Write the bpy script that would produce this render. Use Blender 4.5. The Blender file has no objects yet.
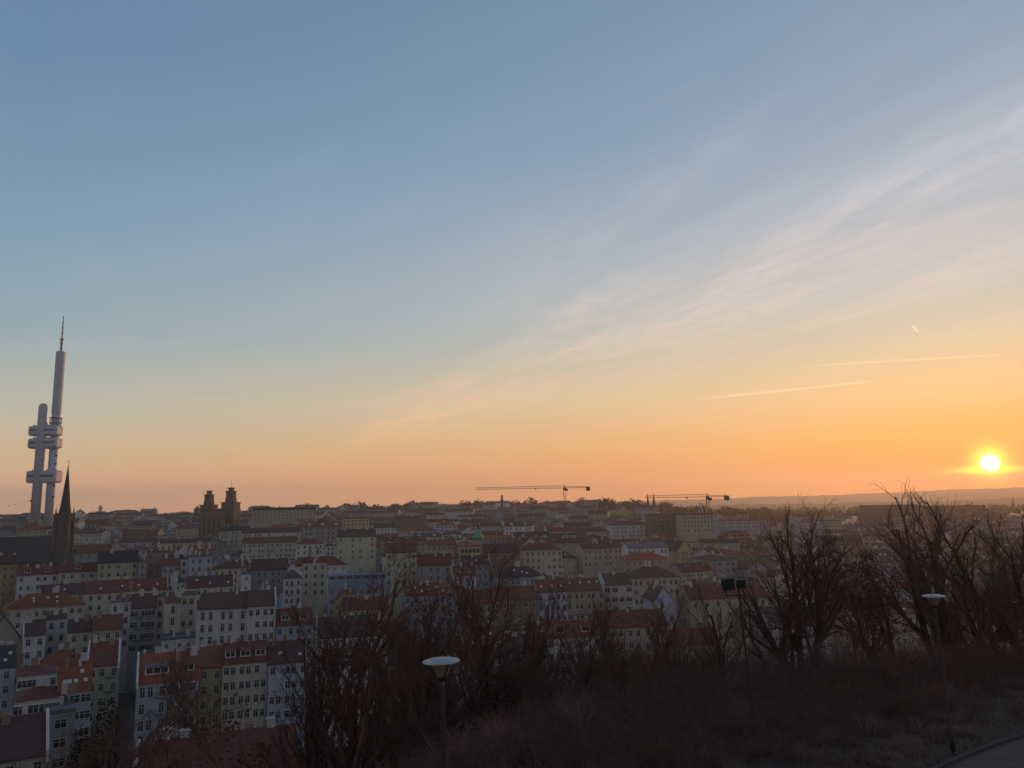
import bpy, math, random
import numpy as np
from mathutils import Matrix, Vector
R = math.radians
random.seed(7)
scene = bpy.context.scene
COL = scene.collection

# ---------------------------------------------------------------- camera
CZ = 70.0; FPX = 773.0; PITCH = 8.95; ROLL = -1.0
cam_d = bpy.data.cameras.new("camera"); cam = bpy.data.objects.new("camera", cam_d); COL.objects.link(cam)
CM = Matrix.Rotation(R(90 + PITCH), 4, 'X') @ Matrix.Rotation(R(ROLL), 4, 'Z')
cam.matrix_world = Matrix.Translation((0, 0, CZ)) @ CM
cam_d.sensor_width = 36.0; cam_d.lens = FPX / 1024 * 36.0
cam_d.clip_start = 0.5; cam_d.clip_end = 60000
scene.camera = cam
C3 = CM.to_3x3(); C3I = C3.transposed()
def ray(px, py):
    d = C3 @ Vector(((px - 512) / FPX, (384 - py) / FPX, -1.0)); return d
def at(px, py, Y):
    d = ray(px, py); k = Y / d.y
    return Vector((d.x * k, Y, CZ + d.z * k))
def proj(p):
    q = C3I @ (Vector(p) - Vector((0, 0, CZ)))
    return (512 + FPX * q.x / -q.z, 384 - FPX * q.y / -q.z)

# ---------------------------------------------------------------- sun + sky
SUN = ray(990, 463).normalized()
sun_el = math.asin(SUN.z); sun_az = math.atan2(SUN.x, SUN.y)
scene.view_settings.view_transform = 'Standard'; scene.view_settings.look = 'None'
scene.view_settings.exposure = 0.0; scene.view_settings.gamma = 1.0
sl = bpy.data.lights.new("sun", 'SUN'); sl.energy = 2.2; sl.angle = R(0.5); sl.color = (1.0, 0.43, 0.14)
so = bpy.data.objects.new("sun", sl); COL.objects.link(so)
so.rotation_euler = SUN.to_track_quat('Z', 'Y').to_euler()

def srgb(r, g, b):
    f = lambda c: (c / 255 / 12.92) if c <= 10 else ((c / 255 + 0.055) / 1.055) ** 2.4
    return (f(r), f(g), f(b), 1.0)

world = bpy.data.worlds.new("World"); scene.world = world; world.use_nodes = True
nt = world.node_tree; N = nt.nodes; L = nt.links; N.clear()
def nd(t, **k):
    n = N.new(t)
    for a, b in k.items(): setattr(n, a, b)
    return n
def mth(op, a, b=None, c=None, clamp=False):
    n = N.new('ShaderNodeMath'); n.operation = op; n.use_clamp = clamp
    for i, v in enumerate((a, b, c)):
        if v is None: continue
        if isinstance(v, (int, float)): n.inputs[i].default_value = v
        else: L.new(v, n.inputs[i])
    return n.outputs[0]
def vdot(v, w):
    n = N.new('ShaderNodeVectorMath'); n.operation = 'DOT_PRODUCT'; L.new(v, n.inputs[0]); n.inputs[1].default_value = w
    return n.outputs['Value']
def mapr(v, a, b, c=0.0, d=1.0, smooth=True):
    n = N.new('ShaderNodeMapRange'); n.interpolation_type = 'SMOOTHSTEP' if smooth else 'LINEAR'; n.clamp = True
    L.new(v, n.inputs[0])
    for i, x in enumerate((a, b, c, d)): n.inputs[i + 1].default_value = x
    return n.outputs[0]
def mixc(f, a, b, blend='MIX'):
    n = N.new('ShaderNodeMix'); n.data_type = 'RGBA'; n.blend_type = blend; n.clamp_result = False
    if isinstance(f, (int, float)): n.inputs[0].default_value = f
    else: L.new(f, n.inputs[0])
    for i, v in ((6, a), (7, b)):
        if isinstance(v, tuple): n.inputs[i].default_value = v
        else: L.new(v, n.inputs[i])
    return n.outputs[2]
def ramp(v, stops):
    n = N.new('ShaderNodeValToRGB'); e = n.color_ramp.elements
    while len(e) < len(stops): e.new(0.5)
    for i, (p, c) in enumerate(stops): e[i].position = p; e[i].color = c
    L.new(v, n.inputs[0]); return n.outputs[0]
tc = nd('ShaderNodeTexCoord'); D = tc.outputs['Generated']
sep = nd('ShaderNodeSeparateXYZ'); L.new(D, sep.inputs[0])
elev = mth('ARCSINE', sep.outputs[2])                     # radians
e01 = mth('DIVIDE', elev, R(60), clamp=True)
hd = mth('SQRT', mth('ADD', mth('MULTIPLY', sep.outputs[0], sep.outputs[0]), mth('MULTIPLY', sep.outputs[1], sep.outputs[1])))
sh = Vector((SUN.x, SUN.y, 0)).normalized()
ca = mth('DIVIDE', vdot(D, tuple(sh)), mth('MAXIMUM', hd, 0.001))
def E(deg): return deg / 60.0
left = ramp(e01, [(0.0, (1.3, .70, .38, 1)), (E(2), (1.08, .62, .36, 1)), (E(3.8), srgb(230, 199, 158)), (E(6.5), srgb(196, 194, 176)),
                  (E(12), srgb(146, 172, 184)), (E(18.5), srgb(126, 157, 181)), (E(24.5), srgb(110, 145, 175)), (E(30), srgb(100, 135, 170)), (1.0, srgb(58, 90, 132))])
right = ramp(e01, [(0.0, srgb(255, 132, 30)), (E(2.2), srgb(250, 146, 44)), (E(4), srgb(252, 176, 80)), (E(7.5), srgb(244, 204, 146)),
                  (E(10.5), srgb(218, 203, 172)), (E(14), srgb(194, 197, 192)), (E(20), srgb(168, 182, 196)), (E(26), srgb(143, 166, 187)), (E(31), srgb(134, 158, 180)), (1.0, srgb(68, 100, 142))])
back = ramp(e01, [(0.0, srgb(168, 158, 160)), (E(10), srgb(170, 166, 174)), (E(30), srgb(134, 148, 172)), (1.0, srgb(86, 106, 140))])
daz = mth('ARCCOSINE', mth('MINIMUM', ca, 0.99999))
sky = mixc(mapr(daz, R(66), R(2), smooth=False), left, right)
sky = mixc(mapr(ca, -0.5, 0.36), back, sky)
# cirrus on a flat high layer
zz = mth('MAXIMUM', sep.outputs[2], 0.03)
cx = mth('DIVIDE', sep.outputs[0], zz); cy = mth('DIVIDE', sep.outputs[1], zz)
u = mth('ADD', cx, mth('MULTIPLY', cy, 0.385))
def cirrus(su, sv, det, dist, rough=0.6, off=0.0):
    cb = nd('ShaderNodeCombineXYZ'); L.new(mth('MULTIPLY_ADD', u, su, off), cb.inputs[0]); L.new(mth('MULTIPLY', cy, sv), cb.inputs[1])
    n = nd('ShaderNodeTexNoise'); L.new(cb.outputs[0], n.inputs['Vector'])
    n.inputs['Scale'].default_value = 1; n.inputs['Detail'].default_value = det; n.inputs['Roughness'].default_value = rough; n.inputs['Distortion'].default_value = dist
    return n.outputs[0]
band = mth('MULTIPLY', mapr(u, 1.55, 2.15), mapr(u, 4.2, 2.15))
n1 = cirrus(2.6, 0.6, 8, 1.0); n2 = cirrus(6.0, 2.6, 7, 1.4, off=4.0); n3 = cirrus(1.1, 0.45, 6, 0.8, off=9.0)
wisp = mth('MULTIPLY', mapr(n1, 0.30, 0.72), mapr(n2, 0.28, 0.72, 0.3, 1.0))
veil = mapr(n3, 0.45, 0.75)
cl = mth('ADD', mth('MULTIPLY', mth('MULTIPLY', wisp, band), 0.95), mth('MULTIPLY', mth('MULTIPLY', veil, mapr(n2, .3, .7, .4, 1.0)), mapr(u, 0.3, 2.3, 0.08, 0.6)))
cl = mth('ADD', cl, mth('MULTIPLY', band, 0.16))
cl = mth('MULTIPLY', cl, mapr(elev, R(2.0), R(7.0)))
ccol = ramp(e01, [(0.0, srgb(255, 190, 130)), (E(6), srgb(255, 205, 160)), (E(13), srgb(226, 210, 196)), (E(22), srgb(205, 207, 214)), (1.0, srgb(170, 180, 200))])
sky = mixc(mth('MULTIPLY', cl, 0.78, clamp=True), sky, ccol)
# contrails: great-circle streaks high above
def contrail(p0, p1, wdeg, strength, col):
    global sky
    a = ray(*p0).normalized(); b = ray(*p1).normalized(); n = a.cross(b).normalized(); t = n.cross(a).normalized()
    ang = math.acos(max(-1, min(1, a.dot(b))))
    across = mth('ABSOLUTE', mth('ADD', vdot(D, tuple(n)), mth('MULTIPLY', mth('SUBTRACT', n2, 0.5), R(wdeg) * 0.8)))
    along = mth('ARCTAN2', vdot(D, tuple(t)), vdot(D, tuple(a)))
    m = mth('MULTIPLY', mapr(across, R(wdeg), 0.0), mth('MULTIPLY', mapr(along, 0.0, ang * 0.35), mapr(along, ang, ang * 0.85)))
    m = mth('MULTIPLY', m, mapr(n1, 0.2, 0.6, 0.5, 1.0))
    sky = mixc(mth('MULTIPLY', m, strength, clamp=True), sky, col)
contrail((672, 402), (884, 380), 0.13, 0.8, srgb(255, 226, 180))
contrail((786, 367), (1016, 354), 0.10, 0.75, srgb(255, 222, 178))
contrail((100, 405), (262, 396), 0.12, 0.4, srgb(205, 200, 190))
contrail((820, 412), (900, 405), 0.10, 0.4, srgb(255, 214, 160))
contrail((911, 324), (918, 332), 0.10, 1.0, srgb(255, 240, 225))
# the sun itself: halo, cloud bar, disc
up = Vector((0, 0, 1)); sr = SUN.cross(up).normalized(); su_ = sr.cross(SUN).normalized()
ax = mth('DIVIDE', vdot(D, tuple(sr)), R(1.0)); ay = mth('DIVIDE', vdot(D, tuple(su_)), R(1.0))
fwd = mapr(vdot(D, tuple(SUN)), 0.0, 0.1)
def gauss(x, y, s):
    q = mth('ADD', mth('MULTIPLY', x, x), mth('MULTIPLY', y, y))
    return mth('MULTIPLY', mth('EXPONENT', mth('MULTIPLY', q, -1.0 / (s * s))), fwd)
def add(f, col):
    global sky
    sky = mixc(f, sky, col, 'ADD')
add(gauss(mth('MULTIPLY', ax, 0.55), mth('MULTIPLY', ay, 0.9), 4.0), (0.12, 0.02, 0.0, 1))
add(gauss(ax, ay, 1.6), (0.16, 0.06, 0.0, 1))
bar = gauss(mth('DIVIDE', mth('ADD', ax, 0.15), 1.7), mth('DIVIDE', mth('ADD', ay, 0.42), 0.21), 1.0)
add(mth('MULTIPLY', bar, mapr(n2, 0.2, 0.7, 0.7, 1.0)), (2.6, 2.0, 0.02, 1))
add(mth('MULTIPLY', gauss(ax, ay, 0.85), 1.0), (2.2, 2.0, 0.12, 1))
add(mapr(mth('SQRT', mth('ADD', mth('MULTIPLY', ax, ax), mth('MULTIPLY', ay, ay))), 0.66, 0.36), (3.5, 3.4, 2.4, 1))
bg = nd('ShaderNodeBackground'); L.new(sky, bg.inputs[0]); bg.inputs[1].default_value = 1.0
nis = nd('ShaderNodeTexSky', sky_type='NISHITA', sun_disc=False, sun_elevation=sun_el, sun_rotation=sun_az)
nis.air_density = 1.0; nis.dust_density = 1.0; nis.ozone_density = 1.0
bg2 = nd('ShaderNodeBackground'); L.new(nis.outputs[0], bg2.inputs[0]); bg2.inputs[1].default_value = 0.006
ads = nd('ShaderNodeAddShader'); L.new(bg.outputs[0], ads.inputs[0]); L.new(bg2.outputs[0], ads.inputs[1])
wo = nd('ShaderNodeOutputWorld'); L.new(ads.outputs[0], wo.inputs[0])
world.cycles.sampling_method = 'MANUAL'; world.cycles.sample_map_resolution = 1024
scene.cycles.volume_bounces = 0; scene.cycles.max_bounces = 4; scene.cycles.diffuse_bounces = 2
scene.cycles.glossy_bounces = 2; scene.cycles.transparent_max_bounces = 8
scene.cycles.sample_clamp_indirect = 3.0

# ---------------------------------------------------------------- helpers
def tag(o, label=None, cat=None, group=None, kind=None):
    if label: o['label'] = label
    if cat: o['category'] = cat
    if group: o['group'] = group
    if kind: o['kind'] = kind
    return o
def empty(name, loc, rz=0.0):
    o = bpy.data.objects.new(name, None); COL.objects.link(o); o.location = loc; o.rotation_euler = (0, 0, rz); o.empty_display_size = 0.5
    return o
class MB:
    def __init__(s): s.v = []; s.f = []; s.m = []
    def add(s, vs, fs, mi=0):
        b = len(s.v); s.v += [tuple(v) for v in vs]; s.f += [tuple(i + b for i in f) for f in fs]; s.m += [mi] * len(fs); return s
    def box(s, x0, y0, z0, x1, y1, z1, mi=0):
        return s.add([(x0,y0,z0),(x1,y0,z0),(x1,y1,z0),(x0,y1,z0),(x0,y0,z1),(x1,y0,z1),(x1,y1,z1),(x0,y1,z1)],
                     [(3,2,1,0),(4,5,6,7),(0,1,5,4),(1,2,6,5),(2,3,7,6),(3,0,4,7)], mi)
    def prism(s, poly, x0, x1, mi=0, axis='x'):
        """poly of (y,z) extruded along x (or (x,z) along y)"""
        n = len(poly)
        if axis == 'x': vs = [(x0, a, b) for a, b in poly] + [(x1, a, b) for a, b in poly]
        else: vs = [(a, x0, b) for a, b in poly] + [(a, x1, b) for a, b in poly]
        fs = [tuple(range(n)), tuple(range(2 * n - 1, n - 1, -1))] + [(i + n, (i + 1) % n + n, (i + 1) % n, i) for i in range(n)]
        return s.add(vs, fs, mi)
    def tube(s, pts, rad, n=8, mi=0, cap=True):
        pts = [Vector(p) for p in pts]; vs = []; fs = []
        for i, p in enumerate(pts):
            d = (pts[min(i + 1, len(pts) - 1)] - pts[max(i - 1, 0)]).normalized()
            a = d.orthogonal() if abs(d.z) < 0.9 else Vector((1, 0, 0)); a = (a - d * a.dot(d)).normalized(); b = d.cross(a)
            r = rad[i] if isinstance(rad, (list, tuple)) else rad
            vs += [p + (a * math.cos(2 * math.pi * k / n) + b * math.sin(2 * math.pi * k / n)) * r for k in range(n)]
        for i in range(len(pts) - 1):
            for k in range(n): fs.append((i * n + k, i * n + (k + 1) % n, (i + 1) * n + (k + 1) % n, (i + 1) * n + k))
        if cap: fs += [tuple(range(n - 1, -1, -1)), tuple((len(pts) - 1) * n + k for k in range(n))]
        return s.add(vs, fs, mi)
    def lathe(s, prof, n=24, mi=0, c=(0, 0)):
        vs = [(c[0] + r * math.cos(2 * math.pi * k / n), c[1] + r * math.sin(2 * math.pi * k / n), z) for r, z in prof for k in range(n)]
        fs = [(i * n + k, i * n + (k + 1) % n, (i + 1) * n + (k + 1) % n, (i + 1) * n + k) for i in range(len(prof) - 1) for k in range(n)]
        fs += [tuple(range(n - 1, -1, -1)), tuple((len(prof) - 1) * n + k for k in range(n))]
        return s.add(vs, fs, mi)
    def mesh(s, name, mats, smooth=False):
        me = bpy.data.meshes.new(name); me.from_pydata(s.v, [], s.f)
        for m in (mats if isinstance(mats, (list, tuple)) else [mats]): me.materials.append(m)
        if any(s.m): me.polygons.foreach_set('material_index', s.m)
        if smooth: me.polygons.foreach_set('use_smooth', [True] * len(s.f))
        me.update(); return me
    def build(s, name, mats, parent=None, smooth=False, loc=None, rz=0):
        return link(name, s.mesh(name, mats, smooth), parent, loc, rz)
def link(name, me, parent=None, loc=None, rz=0):
    o = bpy.data.objects.new(name, me); COL.objects.link(o)
    if parent: o.parent = parent
    if loc is not None: o.location = loc
    if rz: o.rotation_euler = (0, 0, rz)
    return o

# ---------------------------------------------------------------- materials
def mat(name, c, c2=None, scale=0.6, rough=0.85, bump=0.0, spec=0.3, metallic=0.0, rand=0.0, tiles=False, detail=5, streak=False):
    m = bpy.data.materials.new(name); m.use_nodes = True; t = m.node_tree; n = t.nodes; l = t.links
    p = n['Principled BSDF']; p.inputs['Roughness'].default_value = rough; p.inputs['Metallic'].default_value = metallic
    p.inputs['Specular IOR Level'].default_value = spec
    tcn = n.new('ShaderNodeTexCoord'); no = n.new('ShaderNodeTexNoise'); l.new(tcn.outputs['Object'], no.inputs['Vector'])
    no.inputs['Scale'].default_value = scale; no.inputs['Detail'].default_value = detail; no.inputs['Roughness'].default_value = 0.65
    c2 = c2 or tuple(x * 0.7 for x in c)
    r = n.new('ShaderNodeValToRGB'); r.color_ramp.elements[0].position = 0.3; r.color_ramp.elements[1].position = 0.7
    r.color_ramp.elements[0].color = (*c2, 1); r.color_ramp.elements[1].color = (*c, 1); l.new(no.outputs[0], r.inputs[0])
    col = r.outputs[0]
    if streak:      # rain streaks and soot on render
        mp = n.new('ShaderNodeMapping'); mp.inputs['Scale'].default_value = (1.6, 1.6, .12); l.new(tcn.outputs['Object'], mp.inputs[0])
        n2_ = n.new('ShaderNodeTexNoise'); n2_.inputs['Scale'].default_value = 1.0; n2_.inputs['Detail'].default_value = 6; l.new(mp.outputs[0], n2_.inputs['Vector'])
        r2 = n.new('ShaderNodeMapRange'); r2.inputs[1].default_value = .35; r2.inputs[2].default_value = .65; r2.inputs[3].default_value = .82; r2.inputs[4].default_value = 1.05; l.new(n2_.outputs[0], r2.inputs[0])
        vm = n.new('ShaderNodeVectorMath'); vm.operation = 'SCALE'; l.new(col, vm.inputs[0]); l.new(r2.outputs[0], vm.inputs['Scale']); col = vm.outputs[0]
    if rand:
        oi = n.new('ShaderNodeObjectInfo'); hs = n.new('ShaderNodeHueSaturation'); mr = n.new('ShaderNodeMapRange')
        l.new(oi.outputs['Random'], mr.inputs[0]); mr.inputs[3].default_value = 1 - rand; mr.inputs[4].default_value = 1 + rand
        l.new(mr.outputs[0], hs.inputs['Value']); l.new(col, hs.inputs['Color']); col = hs.outputs[0]
    if tiles:
        wv = n.new('ShaderNodeTexWave'); wv.bands_direction = 'Z'; wv.inputs['Scale'].default_value = 2.0; l.new(tcn.outputs['Object'], wv.inputs['Vector'])
        wv2 = n.new('ShaderNodeTexWave'); wv2.bands_direction = 'X'; wv2.inputs['Scale'].default_value = 1.3; l.new(tcn.outputs['Object'], wv2.inputs['Vector'])
        mx = n.new('ShaderNodeMath'); mx.operation = 'ADD'; l.new(wv.outputs[1], mx.inputs[0]); l.new(wv2.outputs[1], mx.inputs[1])
        b = n.new('ShaderNodeBump'); b.inputs['Strength'].default_value = 0.5; b.inputs['Distance'].default_value = 0.05
        l.new(mx.outputs[0], b.inputs['Height']); l.new(b.outputs[0], p.inputs['Normal'])
    elif bump:
        b = n.new('ShaderNodeBump'); b.inputs['Strength'].default_value = bump; b.inputs['Distance'].default_value = 0.1
        l.new(no.outputs[0], b.inputs['Height']); l.new(b.outputs[0], p.inputs['Normal'])
    l.new(col, p.inputs['Base Color']); return m
WALL = {  # linear albedo
 'cream': (.46, .42, .33), 'white': (.58, .57, .54), 'grey': (.27, .27, .27), 'pale blue': (.38, .42, .48), 'yellow': (.44, .38, .20),
 'ochre': (.42, .30, .13), 'pale green': (.42, .42, .30), 'beige': (.36, .32, .25), 'brown': (.20, .15, .11), 'pink': (.36, .27, .23), 'blue grey': (.29, .32, .36)}
WM = {k: mat('plaster_' + k.replace(' ', '_'), v, tuple(x * .74 for x in v), 0.28, 0.9, rand=0.16, streak=True) for k, v in WALL.items()}
ROOF = {'dark red': (.155, .050, .038), 'rust': (.19, .072, .045), 'orange red': (.26, .080, .042), 'brown': (.095, .055, .045), 'slate': (.04, .042, .047),
        'grey tin': (.12, .13, .14), 'blue tin': (.15, .19, .25), 'plum': (.085, .045, .042)}
RM = {k: mat('roof_' + k.replace(' ', '_'), v, tuple(x * .58 for x in v), 0.8, 0.85 if 'tin' not in k else 0.8, tiles='tin' not in k, rand=0.18) for k, v in ROOF.items()}
M = dict(
 glass=mat('window_glass', (.03, .034, .04), (.015, .017, .02), 0.5, 0.12, spec=0.6), frame=mat('window_frame_paint', (.55, .54, .50), scale=2, rough=0.6),
 chim=mat('chimney_brick', (.30, .19, .13), (.18, .11, .08), 3, 0.9), chimw=mat('chimney_render', (.50, .49, .46), (.34, .33, .30), 2, 0.9),
 stone=mat('blackened_sandstone', (.12, .10, .075), (.05, .043, .035), 0.5, 0.95, bump=.6), spire=mat('spire_slate', (.035, .035, .04), (.02, .02, .023), 1, 0.7),
 tower=mat('tower_cladding', (.45, .47, .50), (.36, .37, .40), 0.15, 0.5), towerd=mat('tower_steel', (.22, .22, .24), scale=.3, rough=0.5),
 red=mat('mast_red', (.42, .05, .04), scale=1), dark=mat('dark_metal', (.03, .03, .032), scale=2, rough=0.5), gold=mat('gilt', (.5, .33, .08), rough=.4, metallic=.8),
 lampw=mat('lamp_white_cap', (.40, .41, .42), (.28, .29, .30), 5, 0.5), lampg=mat('lamp_clouded_sunset_glass', (.30, .20, .14), (.20, .14, .10), 6, 0.3, spec=.5),  # diffuser glass: sunset reflection put into its orange-brown base colour
 bark=mat('bark', (.060, .036, .027), (.030, .019, .015), 3, 0.95), twig=mat('twigs', (.14, .075, .055), (.07, .038, .028), 1.5, 0.95, rand=.2),
 brush=mat('brushwood', (.23, .14, .112), (.07, .038, .03), 0.35, 1.0), leaf=mat('dry_leaves', (.11, .055, .026), (.05, .026, .014), 1, 0.9),
 ever=mat('dark_foliage', (.030, .026, .018), (.012, .012, .009), 1, 1.0, spec=0.0), copper=mat('copper_green', (.12, .32, .26), (.08, .22, .18), .6, 0.6),
 city=mat('city_ground', (.10, .095, .09), (.045, .04, .035), .05, 0.95), hillg=mat('dead_grass', (.075, .050, .034), (.035, .022, .016), .6, 1, bump=.8),
 path=mat('asphalt_path', (.085, .072, .066), (.042, .036, .033), 1.2, 0.85, bump=.3), kerb=mat('kerb_stone', (.045, .038, .034), scale=2), wood=mat('far_wood', (.030, .023, .018), (.015, .012, .010), .05, 1),
 farhill=mat('far_hill', (.05, .05, .04), (.02, .022, .02), .004, 1), craney=mat('crane_paint', (.30, .16, .06), (.14, .08, .05), 1, .6), concrete=mat('concrete', (.24, .23, .22), (.16, .155, .15), .4, .9),
 bird=mat('bird_feathers', (.03, .03, .035), scale=4))

# ---------------------------------------------------------------- terrain
def sm(a, b, x):
    t = max(0.0, min(1.0, (x - a) / (b - a))); return t * t * (3 - 2 * t)
def lin(x, pts):
    if x <= pts[0][0]: return pts[0][1]
    for (a, p), (b, q) in zip(pts, pts[1:]):
        if x <= b: return p + (q - p) * (x - a) / (b - a)
    return pts[-1][1]
PL = [(100, -58), (210, -57), (350, -44), (600, -39), (1000, -25), (1500, -13), (1800, -20), (3000, -45), (9000, -60)]
PR = [(100, -56), (210, -56), (350, -52), (600, -46), (1000, -42), (1500, -38), (3000, -36), (9000, -60)]
def city_h(x, y):
    t = x / max(y, 1.0)
    return lin(y, PL) + (lin(y, PR) - lin(y, PL)) * sm(0.08, 0.32, t)
ET = [(-0.6, 8), (-0.36, 12), (-0.2, 20), (0, 30), (0.25, 42), (0.5, 52), (0.8, 62)]
def ground(x, y):
    """height above sea = CZ + value; knoll under the camera, then the city"""
    r = math.hypot(x, y); t = x / max(y, 1.0) if y > 1 else (0.8 if x > 0 else -0.6)
    e = lin(t, ET)
    hill = -9.4 - 0.075 * max(0, y - 30) - 0.02 * abs(min(0, x))
    k = sm(e, e + 78, r)
    wob = 0.35 * math.sin(x * .23) * math.cos(y * .19) * sm(0, 25, abs(r - 28))
    return CZ + (hill + wob * (1 - k)) * (1 - k) + city_h(x, y) * k
rings = [0.5] + [3 + i * 3 for i in range(40)] + [125 * 1.06 ** i for i in range(78)]
rings = [r for r in rings if r < 11500]
na = 220; vs = []; fs = []
for r in rings:
    for k in range(na):
        a = 2 * math.pi * k / na; x = r * math.sin(a); y = r * math.cos(a); vs.append((x, y, ground(x, y)))
for i in range(len(rings) - 1):
    for k in range(na):
        fs.append((i * na + k, i * na + (k + 1) % na, (i + 1) * na + (k + 1) % na, (i + 1) * na + k))
me = bpy.data.meshes.new('ground'); me.from_pydata(vs, [], [f[::-1] for f in fs]); me.materials.append(M['city']); me.materials.append(M['hillg'])
mi = []
for f in fs:
    x, y, _ = vs[f[0]]; mi.append(1 if math.hypot(x, y) < 150 else 0)
me.polygons.foreach_set('material_index', mi); me.polygons.foreach_set('use_smooth', [True] * len(fs)); me.update()
g = bpy.data.objects.new('ground', me); COL.objects.link(g); tag(g, kind='structure')

# far hills
def ridge(name, Y, x0, x1, n, topf, depth, m, seed):
    rr = random.Random(seed); rows = 7; vs = []; fs = []
    ph = [rr.uniform(0, 6) for _ in range(6)]
    for j in range(rows):
        v = j / (rows - 1)
        for i in range(n + 1):
            x = x0 + (x1 - x0) * i / n
            h = topf(x) + sum(math.sin(x / w + p) * a for w, p, a in ((900, ph[0], 7), (370, ph[1], 4), (130, ph[2], 2), (47, ph[3], 1.6), (19, ph[4], 1.3))) + rr.uniform(-1, 1) * 1.5
            prof = math.sin(v * math.pi) ** 0.8 if v < 0.5 else math.sin(v * math.pi) ** 0.8
            z = CZ - 62 + (h + 62) * prof
            vs.append((x, Y + (v - 0.5) * depth, z))
    for j in range(rows - 1):
        for i in range(n): fs.append((j * (n + 1) + i, j * (n + 1) + i + 1, (j + 1) * (n + 1) + i + 1, (j + 1) * (n + 1) + i))
    me = bpy.data.meshes.new(name); me.from_pydata(vs, [], fs); me.materials.append(m)
    me.polygons.foreach_set('use_smooth', [True] * len(fs)); me.update()
    o = bpy.data.objects.new(name, me); COL.objects.link(o); tag(o, kind='structure'); return o
ridge('hills', 7200, -2000, 7500, 420, lambda x: lin(x, [(0, 20), (1700, 24), (2300, 50), (3200, 62), (4200, 78), (5200, 92), (7500, 105)]), 1600, M['farhill'], 3)
ridge('hill', 4300, 400, 4600, 260, lambda x: lin(x, [(400, -40), (1100, -14), (1700, -12), (2600, -8), (4600, -2)]), 700, M['farhill'], 5)

# ---------------------------------------------------------------- houses
def window_mesh(w, h, near):
    fr = MB(); t = .07; o = .06
    fr.box(-w/2 - t, -o, 0, -w/2, 0.02, h); fr.box(w/2, -o, 0, w/2 + t, .02, h)
    fr.box(-w/2 - t, -o, h, w/2 + t, .02, h + t); fr.box(-w/2 - t - .06, -o - .08, -t, w/2 + t + .06, .02, 0)
    fr.box(-.035, -.045, 0, .035, .02, h); fr.box(-w/2, -.04, h * .66, -.035, .02, h * .66 + .06); fr.box(.035, -.04, h * .66, w/2, .02, h * .66 + .06)
    p = MB().box(-w/2, -.018, 0, w/2, .01, h)
    if near: return fr.mesh('window', M['frame']), p.mesh('pane', M['glass'])
    fr.add([(-w/2, -.018, 0), (w/2, -.018, 0), (w/2, -.018, h), (-w/2, -.018, h)], [(0, 1, 2, 3)], 1)
    return fr.mesh('window', [M['frame'], M['glass']]), None
WMESH = {(s, n): window_mesh(*d, n) for s, d in (('n', (1.0, 1.65)), ('w', (1.9, 1.5)), ('t', (.95, 2.1)), ('s', (.8, 1.0))) for n in (True, False)}
WDIM = {'n': (1.0, 1.65), 'w': (1.9, 1.5), 't': (.95, 2.1), 's': (.8, 1.0)}
CHM = MB().box(-.45, -.35, -1.2, .45, .35, 1.5).box(-.55, -.45, 1.5, .55, .45, 1.65, 0).tube([(-.2, 0, 1.65), (-.2, 0, 2.0)], .12, 6).tube([(.2, 0, 1.65), (.2, 0, 2.0)], .12, 6)
CHB = CHM.mesh('chimney', M['chim']); CHW = CHM.mesh('chimney', M['chimw'])
SKY = MB().box(-.36, -.5, 0, .36, .5, .08).mesh('skylight', M['frame']); SKYP = MB().box(-.28, -.42, .08, .28, .42, .10).mesh('pane', M['glass'])
HOUSES = []   # records
def solve_Y(px, py, h, Ymin=95):
    """depth at which a building of height h standing on the ground has its eave at this pixel"""
    best = None; Y = Ymin; prev = None
    while Y < 1900:
        p = at(px, py, Y); f = p.z - ground(p.x, p.y) - h
        if prev is not None and prev > 0 >= f or (prev is None and f <= 0): return Y
        prev = f; Y *= 1.01
    return None
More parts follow.
